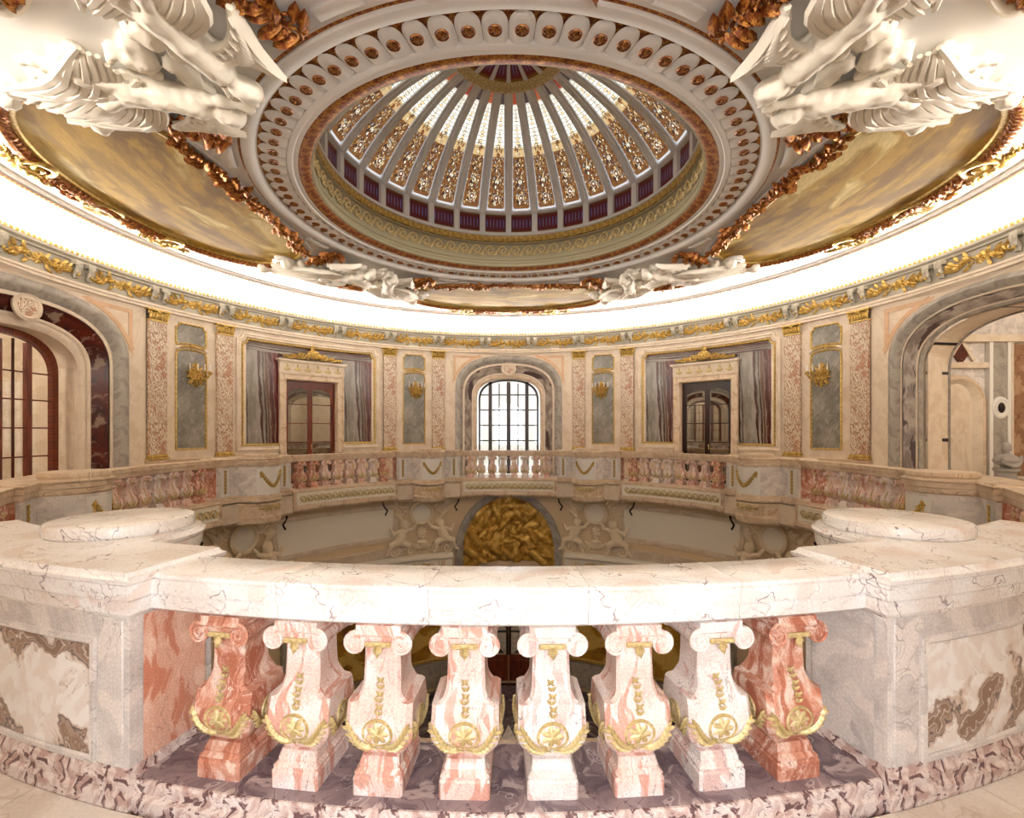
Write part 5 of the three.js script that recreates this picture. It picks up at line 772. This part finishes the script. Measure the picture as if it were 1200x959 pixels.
{ const g = bend(waveScroll(2, 0.745, 0.36), 3.8); g.translate(0, 6.96, 0); const p = g.attributes.position; for (let i = 0; i < p.count; i++) { const k = 1 - 0.01 / 3.8; p.setX(i, p.getX(i) * k); p.setZ(i, p.getZ(i) * k); } for (let i = 0; i < 32; i++) { const o = add('wave_scroll', g, M.palegold, dome); o.rotation.y = -i * STEP; } }
{
  const bg = arc([[3.86, 7.5], [3.86, 8.05], [3.865, 8.05], [3.865, 7.5]], -STEP / 2 + 0.014, STEP / 2 - 0.014, 4, { closed: false }); { const p = bg.attributes.position, u = bg.attributes.uv; for (let i = 0; i < p.count; i++) u.setXY(i, atan2(p.getX(i), -p.getZ(i)) / STEP + 0.5, (p.getY(i) - 7.5) / 0.55); }
  const post = arc([[3.77, 7.49], [3.77, 8.08], [3.92, 8.08], [3.92, 7.49]], -0.02, 0.02, 2), sill = arc([[3.8, 8.03], [3.75, 8.05], [3.75, 8.1], [3.82, 8.12], [3.95, 8.1], [3.95, 8.03]], 0, 2 * PI, 128);
  add('ring_beam', sill, M.rib, dome);
  const th0 = Math.asin(RD / DR), th1 = Math.asin(1.2 / DR), prow = (th, a, in_ = 0) => { const r = (DR - in_) * sin(th), y = DC + (DR - in_) * cos(th); return V3(r * sin(a), y, -r * cos(a)); }, K = 20;
  const rw = 0.098, glassRows = [], ribRows = []; for (let j = 0; j <= K; j++) { const th = mix(th0, th1, j / K), r = DR * sin(th), e = STEP / 2 - rw / r, row = []; for (let i = 0; i <= 8; i++) row.push(prow(th, mix(-e, e, i / 8), -0.0)); glassRows.push(row); const q = []; for (const [d, z] of [[-1.06, -0.03], [-1.06, 0.03], [-0.5, 0.03], [-0.42, 0.07], [0.42, 0.07], [0.5, 0.03], [1.06, 0.03], [1.06, -0.03]]) q.push(prow(th, d * rw / r, z)); ribRows.push(q); }
  const gg = grid(glassRows, { crease: 1.0, uv: (j, i) => [i / 8, j / K] }), rg = grid(ribRows, { closeU: true, crease: 0.5 });
  for (let i = 0; i < 32; i++) { const a = -(i + 0.5) * STEP; add('drum_pane', bg, M.band, dome).rotation.y = a; add('stained_glass_light', gg, M.stained[[0, 1, 2, 1][i % 4]], dome).rotation.y = a; add('rib', rg, M.rib, dome).rotation.y = -i * STEP; add('drum_post', post, M.rib, dome).rotation.y = -i * STEP; }
  // crown
  const yc = DC + DR * cos(th1);
  add('crown_ring', arc([[1.24, yc - 0.07], [1.16, yc - 0.08], [1.1, yc - 0.04], [1.06, yc - 0.05], [1.02, yc + 0.02], [1.04, yc + 0.15], [1.26, yc + 0.05]], 0, 2 * PI, 64), M.palegold, dome);
  const cp = arc([[1.03, yc + 0.05], [0.42, yc + 0.14], [0.42, yc + 0.15], [1.03, yc + 0.06]], -PI / 16 + 0.04, PI / 16 - 0.04, 3); { const p = cp.attributes.position, u = cp.attributes.uv; for (let i = 0; i < p.count; i++) u.setXY(i, atan2(p.getX(i), -p.getZ(i)) / (PI / 8) * 0.5 + 0.5, clamp((hypot(p.getX(i), p.getZ(i)) - 0.42) / 0.61)); }
  const cr = arc([[1.04, yc + 0.02], [0.4, yc + 0.1], [0.4, yc + 0.16], [1.04, yc + 0.08]], -0.05, 0.05, 2);
  for (let i = 0; i < 16; i++) { add('crown_pane', cp, M.band, dome).rotation.y = -(i + 0.5) * PI / 8; add('crown_rib', cr, M.rib, dome).rotation.y = -i * PI / 8; }
  add('crown_boss', put(join([put(lathe([[0.42, 0], [0.45, 0.02], [0.4, 0.06], [0.36, 0.04]], 32), 0, 0, 0, PI), put(rosette(0.36, 12, 0.3), 0, 0, 0, PI / 2)]), 0, yc + 0.1, 0), M.gold, dome);
}
// ------------------------------------------------------------------ gilt wall sconces
const sconceParts = (() => {
  const back = (() => { const l = [put(rosette(0.12, 8), 0, 0, 0.04)]; for (let i = 0; i < 10; i++) { const a = i / 10 * 2 * PI; l.push(put(leaf(0.26 + 0.1 * abs(cos(a)), 0.13, 0.4, 4), 0, 0, 0.015, 0, 0, a)); } l.push(put(scroll(0.1, 1.4, 0.02, 1, 0), 0.1, -0.24, 0.03), put(scroll(0.1, 1.4, 0.02, -1, PI), -0.1, -0.24, 0.03), put(shell(0.13, 7), 0, 0.22, 0.03)); return join(l); })();
  const arm = (x, z) => { const p = []; for (let k = 0; k <= 12; k++) { const t = k / 12; p.push(V3(x * pow(t, 0.8), -0.06 - 0.14 * sin(PI * t) + 0.1 * t, 0.05 + z * t)); } return join([tube(p, 0.016, 6), put(scroll(0.06, 1.3, 0.012, x >= 0 ? 1 : -1, PI / 2), x * 0.55, -0.1, 0.05 + z * 0.55), put(lathe([[0.001, 0], [0.03, 0], [0.05, 0.03], [0.065, 0.05], [0.03, 0.055], [0.028, 0.09], [0.001, 0.09]], 10), x, 0.03, 0.05 + z)]); };
  return { back, arm };
})();
function sconce(phi, label) {
  const t = thing('wall_sconce', label, 'sconce', 'gilt sconces on the grey panels'); t.position.set((RW - 0.015) * sin(phi), 3.42, -(RW - 0.015) * cos(phi)); t.rotation.y = -phi;
  add('back_plate', sconceParts.back, M.gold, t);
  for (const [x, z] of [[-0.3, 0.2], [-0.17, 0.34], [0, 0.38], [0.17, 0.34], [0.3, 0.2]]) { const a = add('arm', sconceParts.arm(x, z), M.gold, t); add('candle', put(lathe([[0.001, 0], [0.016, 0], [0.016, 0.11], [0.012, 0.115], [0.016, 0.14], [0.006, 0.18], [0.001, 0.19]], 8), x, 0.12, 0.05 + z), M.white, a); }
}
sconce(-22.1 * RAD, 'gilt five-armed candle sconce on the grey panel left of the arched window');
sconce(22.1 * RAD, 'gilt five-armed candle sconce on the grey panel right of the arched window');
sconce(-66.9 * RAD, 'gilt five-armed candle sconce on the grey panel next to the red-brown arched door');
sconce(66.9 * RAD, 'gilt five-armed candle sconce on the grey panel next to the open archway');
// ------------------------------------------------------------------ the hall below, seen under and between the balustrades
const lw = structure('wall_lower_hall', 'curved wall of the hall below the gallery', 'wall');
const L = (g, phi = 0) => { const q = bend(g, RL, phi); return q; };
add('drum_wall', arc([[RL, -0.5], [RL, LOW], [RL + 0.4, LOW], [RL + 0.4, -0.5]], 0, 2 * PI, 128), M.panelTan, lw);
add('gallery_soffit', arc([[7.18, -0.5], [RL + 0.05, -0.5], [RL + 0.05, -0.56], [7.45, -0.56]], 0, 2 * PI, 96), M.panelCream, lw);
add('cornice', arc([[RL, -2.6], [RL - 0.12, -2.62], [RL - 0.22, -2.68], [RL - 0.22, -2.76], [RL - 0.1, -2.8], [RL - 0.06, -2.84], [RL - 0.06, -3.2], [RL - 0.12, -3.22], [RL - 0.12, -3.3], [RL, -3.34]], 15.2 * RAD, 344.8 * RAD, 112), M.panelCream, lw);
// cream panels at the diagonals, brown mouldings
{
  const path = divide([[-1.9, -1.95], [1.9, -1.95], [2.1, -0.85], [-2.1, -0.85]], 0.2), pg = L(panel(-1.95, 1.95, -1.98, -0.82, 0.01, 16)), mg = L(join([moulding(path, [[-0.1, 0], [-0.08, 0.04], [0, 0.05], [0.03, 0.02], [0.06, 0.02], [0.07, 0]]), ])), dg = L(moulding(divide([[-2.1, -2.1], [2.1, -2.1], [2.36, -0.66], [-2.36, -0.66]], 0.2), [[-0.03, 0], [-0.02, 0.03], [0.02, 0.03], [0.03, 0]]));
  const rail = L(join([box(4.6, 0.1, 0.14, 0, -2.32, 0.07, 16), box(4.5, 0.22, 0.06, 0, -2.47, 0.03, 16)]));
  for (const a of [-45, 45, -135, 135]) { const p = add('cream_panel', pg, M.panelCream, lw); p.rotation.y = -a * RAD; add('panel_moulding', mg, M.wall, p); add('brown_line', dg, M.panelTan, p); add('ledge', rail, M.wall, p); }
}
// cartouches with cherubs between
{
  const body = sdfMesh([C([0.62, -1.45, 0.2], 0.15, [0.63, -1.5, 0.21], 0.14), C([0.64, -1.58, 0.18], 0.07, [0.66, -1.64, 0.17], 0.1), C([0.66, -1.7, 0.16], 0.17, [0.78, -2.0, 0.16], 0.19), C([0.76, -2.05, 0.2], 0.14, [0.5, -2.18, 0.26], 0.1), C([0.5, -2.18, 0.26], 0.09, [0.48, -2.46, 0.2], 0.06), C([0.48, -2.46, 0.2], 0.055, [0.4, -2.52, 0.24], 0.045), C([0.85, -2.05, 0.18], 0.13, [1.12, -2.14, 0.22], 0.1), C([1.12, -2.14, 0.22], 0.09, [1.2, -2.42, 0.16], 0.06), C([1.2, -2.42, 0.16], 0.055, [1.3, -2.48, 0.18], 0.045), C([0.52, -1.68, 0.2], 0.075, [0.32, -1.62, 0.22], 0.06), C([0.32, -1.62, 0.22], 0.055, [0.2, -1.44, 0.2], 0.05), C([0.8, -1.68, 0.18], 0.075, [1.02, -1.76, 0.2], 0.06), C([1.02, -1.76, 0.2], 0.055, [1.14, -1.58, 0.18], 0.05)], [0.05, -2.65, -0.05], [1.45, -1.2, 0.5], 60, 0.035);
  const scrolls = (() => { const l = []; for (const s of [-1, 1]) { l.push(put(scroll(0.22, 1.7, 0.05, -s, s > 0 ? PI : 0), s * 0.95, -2.42, 0.02), put(scroll(0.18, 1.6, 0.045, s, s > 0 ? PI / 2 : PI / 2), s * 0.42, -2.36, 0.02), put(scroll(0.16, 1.5, 0.04, s, PI / 2), s * 0.78, -1.02, 0.02)); for (let k = 0; k < 9; k++) l.push(put(leaf(0.34, 0.15, 0.5, 4), s * (0.62 + 0.03 * k), -1.5 + 0.09 * k, 0.02, 0, 0, -s * (0.5 + 0.2 * (k % 4)))); for (let k = 0; k < 5; k++) l.push(put(leaf(0.3, 0.13, 0.4, 4), s * 0.1 * k, -2.45, 0.04, 0, 0, -s * 0.3 * k)); } l.push(put(rosette(0.2, 8), 0, -1.8, 0.08), put(shell(0.34, 9), 0, -2.4, 0.08), put(lathe([[0.001, 0], [0.14, 0], [0.2, 0.12], [0.1, 0.2], [0.14, 0.28], [0.001, 0.3]], 12), 0, -2.25, 0.05)); for (let k = 0; k < 14; k++) { const a = PI * (0.05 + 0.9 * k / 13); l.push(put(leaf(0.24, 0.13, 0.5, 4), cos(a) * 0.48, -1.12 + sin(a) * 0.46, 0.02, 0, 0, a - PI / 2)); } return L(join(l)); })();
  const oval = L(put(lathe([[0.52, 0], [0.55, 0.1], [0.47, 0.15], [0.4, 0.08]], 32), 0, -1.12, 0, PI / 2, 0, 0, 0.8, 1, 0.78)), disc = L(put(lathe([[0.001, 0.13], [0.25, 0.11], [0.44, 0.05]], 28), 0, -1.12, 0, PI / 2, 0, 0, 0.8, 1, 0.78)), shifted = put(body, 0.02, 0, -0.03), bR = L(shifted.clone()), bL = L(mirrorX(shifted));
  const bracket = L(join([tube([V3(1.4, -0.55, 0.02), V3(1.34, -0.8, 0.04), V3(1.22, -0.95, 0.06), V3(1.3, -1.1, 0.05)], 0.03, 5), tube([V3(-1.4, -0.55, 0.02), V3(-1.34, -0.8, 0.04), V3(-1.22, -0.95, 0.06), V3(-1.3, -1.1, 0.05)], 0.03, 5)]));
  const names = { '-23.5': 'left of the gilded relief', '23.5': 'right of the gilded relief', '-67': 'by the brown door', '67': 'by the black door' };
  for (const a of [-23.5, 23.5, -67, 67]) { const t = thing('cherub_cartouche', `cream carved cartouche with two cherubs, lower wall, ${names[a]}`, 'cartouche'); t.rotation.y = -a * RAD; add('scrollwork', scrolls, M.plasterWarm, t); const o = add('oval_rim', oval, M.plasterWarm, t); add('oval_boss', disc, M.panelCream, o); add('cherub', bR, M.plasterWarm, t); add('cherub', bL, M.plasterWarm, t); add('iron_bracket', bracket, M.iron, t); }
}
// lower frieze: small triglyph blocks and gilt panels on the cornice
{
  const trig = bend(join([0, 1, 2].map(i => box(0.07, 0.3, 0.06, (i - 1) * 0.1, -3.02, 0.05))), RL - 0.06), gp = (() => { const l = []; for (const s of [-1, 1]) { l.push(put(scroll(0.1, 1.4, 0.02, -s, s > 0 ? PI : 0), s * 0.16, -3.02, 0)); for (let k = 0; k < 4; k++) l.push(put(leaf(0.18, 0.08), s * (0.1 + 0.09 * k), -3.02, 0, 0, 0, -s * (0.8 + 0.3 * k))); } return bend(join(l), RL - 0.06); })();
  for (let i = -12; i <= 12; i++) { const a = i * 6 * RAD; if (abs(a) < 16 * RAD) continue; const o = add(i % 2 ? 'triglyph' : 'gilt_panel', i % 2 ? trig : gp, i % 2 ? M.plasterWarm : M.palegold, lw); o.rotation.y = -a; }
}
// gilded relief in a round-headed stone frame
{
  const t = thing('gilded_relief', 'large arched gilded relief of a battle of horsemen below the far balustrade', 'relief');
  const top = x => -2.62 + 2.0 * sqrt(max(0, 1 - (x / 1.72) ** 2)), bumps = (() => { const r = rng(101), l = []; for (let i = 0; i < 80; i++) l.push([(r() - 0.5) * 3.2, -3.1 + r() * 2.3, 0.07 + r() * 0.16, 0.08 + r() * 0.2, r() * 3]); return l; })();
  const H = (x, y) => { let z = 0.03 + 0.07 * abs(fbm((x + 4) / 8, (y + 6) / 8, 14, 14, 4, 111)) + 0.03 * sin(x * 9 + 5 * fbm((x + 4) / 8, (y + 6) / 8, 8, 8, 2, 113)); for (const [bx, by, br, bh, ba] of bumps) { const dx = x - bx, dy = y - by, u = (dx * cos(ba) + dy * sin(ba)) / (br * 2.6), v = (-dx * sin(ba) + dy * cos(ba)) / br, d = u * u + v * v; if (d < 1) z = max(z, bh * sqrt(1 - d) + 0.04); } return z; };
  const rows = []; for (let j = 0; j <= 64; j++) { const row = []; for (let i = 0; i <= 84; i++) { const x = mix(-1.7, 1.7, i / 84), b = abs(x) > 1.12 ? -3.12 - 0.16 * sin(PI * clamp((abs(x) - 1.12) / 0.58)) : -3.0, y = mix(b, top(x), j / 64); row.push(V3(x, y, H(x, y))); } rows.push(row); }
  const rel = L(fin(grid(rows), 0.9)); { const p = rel.attributes.position, u = rel.attributes.uv; for (let i = 0; i < p.count; i++) u.setXY(i, p.getX(i), p.getY(i)); }
  add('relief_panel', rel, new THREE.MeshStandardMaterial({ map: scaled(T.goldmap, 1.1), color: new THREE.Color().setRGB(0.95, 0.84, 0.6), roughness: 0.4, metalness: 0.4 }), t);
  const a0 = [], a1 = []; for (let i = 0; i <= 40; i++) { const a = PI * i / 40; a0.push([1.98 * cos(a), -2.62 + 2.2 * sin(a)]); a1.push([1.7 * cos(a), -2.62 + 1.98 * sin(a)]); }
  a0.unshift([1.98, -3.4], [1.98, -3.0]); a1.unshift([1.7, -3.3], [1.7, -3.0]); a0.push([-1.98, -3.0], [-1.98, -3.4]); a1.push([-1.7, -3.0], [-1.7, -3.3]);
  add('stone_frame', L(join([band(a0, 0.0, a0, 0.14), band(a0, 0.14, a1, 0.1, 0.02, 3), band(a1, 0.1, a1, 0.0)])), M.arch, t); add('sill', L(join([box(4.0, 0.24, 0.2, 0, -3.32, 0.1, 14)])), M.arch, t);
}
// lower storey: pilasters, ochre hangings, glazed door, floor
{
  const pg = L(box(0.7, 4.1, 0.16, 0, -5.5, 0.08, 3)), hg = L(panel(-1.15, 1.15, -6.4, -3.5, 0.05, 8)), hf = L(moulding(divide(rect(-1.2, 1.2, -6.45, -3.45), 0.25), [[-0.06, 0], [-0.05, 0.09], [0.02, 0.1], [0.05, 0.05]])), dado = L(box(2.4, 0.9, 0.1, 0, -7.0, 0.05, 8));
  for (const a of [-13, 13, -34, 34, -56, 56]) { const o = add('lower_pilaster', pg, M.arch, lw); o.rotation.y = -a * RAD; }
  for (const a of [-23.5, 23.5, -45, 45]) { const o = add('ochre_hanging', hg, M.ochre, lw); o.rotation.y = -a * RAD; add('gilt_frame', hf, M.gold, o); add('stone_dado', dado, M.arch, o); }
  const lf = structure('floor_lower', 'dark polished marble floor of the hall below', 'floor');
  add('paving', arc([[0.001, LOW], [8.2, LOW], [8.2, LOW - 0.2], [0.001, LOW - 0.2]], 0, 2 * PI, 96), new THREE.MeshPhysicalMaterial({ map: scaled(T.slab, 2), color: new THREE.Color().setRGB(0.5, 0.5, 0.56), roughness: 0.15 }), lf);
  const star = new THREE.MeshPhysicalMaterial({ color: 0x3a5576, roughness: 0.2 }), pale = M.greypale;
  for (let i = 0; i < 16; i++) { const a = i / 16 * 2 * PI, sh = new THREE.Shape(); sh.moveTo(0, 0); sh.lineTo(0.5, 1.6); sh.lineTo(0, 3.2); sh.lineTo(-0.5, 1.6); const g = put(fin(new THREE.ExtrudeGeometry(sh, { depth: 0.006, bevelEnabled: false })), 0, 0, 0, -PI / 2); g.translate(0, LOW + 0.001, -2.2); add('star_point', g, i % 2 ? star : pale, lf).rotation.y = -a; }
  const d = structure('door_4', 'glazed door with red wooden panels at the foot of the lower hall', 'door');
  add('frame', L(moulding(divide(rect(-1.3, 1.3, LOW, -3.7), 0.2), [[-0.12, 0], [-0.1, 0.1], [0, 0.1], [0.04, 0]])), M.darkwood, d);
  for (const x of [-0.65, 0.65]) { const l = add('door_leaf', L(box(1.25, 0.95, 0.06, x, -6.95, 0.06, 3)), M.wood, d); add('raised_panel', L(box(0.9, 0.6, 0.05, x, -6.95, 0.1, 3, 0.02)), M.wood, l); for (let i = 0; i < 2; i++) for (let j = 0; j < 3; j++) add('pane', L(box(0.52, 0.78, 0.01, x + (i - 0.5) * 0.6, -6.05 + j * 0.85, 0.03, 2, 0.002)), M.mirror, l); add('glazing_bars', L(join([box(0.06, 2.7, 0.05, x, -5.15, 0.05), box(1.25, 0.06, 0.05, x, -5.62, 0.05, 3), box(1.25, 0.06, 0.05, x, -4.77, 0.05, 3), box(0.08, 2.8, 0.05, x - 0.6, -5.1, 0.05), box(0.08, 2.8, 0.05, x + 0.6, -5.1, 0.05)])), M.darkwood, l); }
  const names = ['left', 'right'];
  for (const s of [-1, 1]) { const a = s * 13 * RAD, t = thing('floor_candelabrum', `dark standing candelabrum in the hall below, ${s < 0 ? 'on the side of the brown door' : 'on the side of the black door'}`, 'candelabrum'); t.position.set(6.9 * sin(a), LOW, -6.9 * cos(a));
    add('stem', lathe([[0.001, 0], [0.34, 0], [0.34, 0.08], [0.2, 0.16], [0.1, 0.3], [0.12, 0.6], [0.2, 0.8], [0.08, 0.95], [0.06, 1.5], [0.12, 1.62], [0.05, 1.75], [0.001, 1.76]], 14), M.iron, t);
    for (let k = 0; k < 8; k++) { const b = k / 8 * 2 * PI, p = []; for (let q = 0; q <= 8; q++) { const u = q / 8; p.push(V3(cos(b) * 0.45 * u, 1.6 - 0.18 * sin(PI * u) + 0.3 * u, sin(b) * 0.45 * u)); } const arm = add('arm', tube(p, 0.022, 5), M.gold, t); add('candle', put(lathe([[0.001, 0], [0.05, 0], [0.02, 0.03], [0.02, 0.24], [0.001, 0.25]], 8), cos(b) * 0.45, 1.9, sin(b) * 0.45), M.white, arm); } }
}
renderer.render(scene, camera);
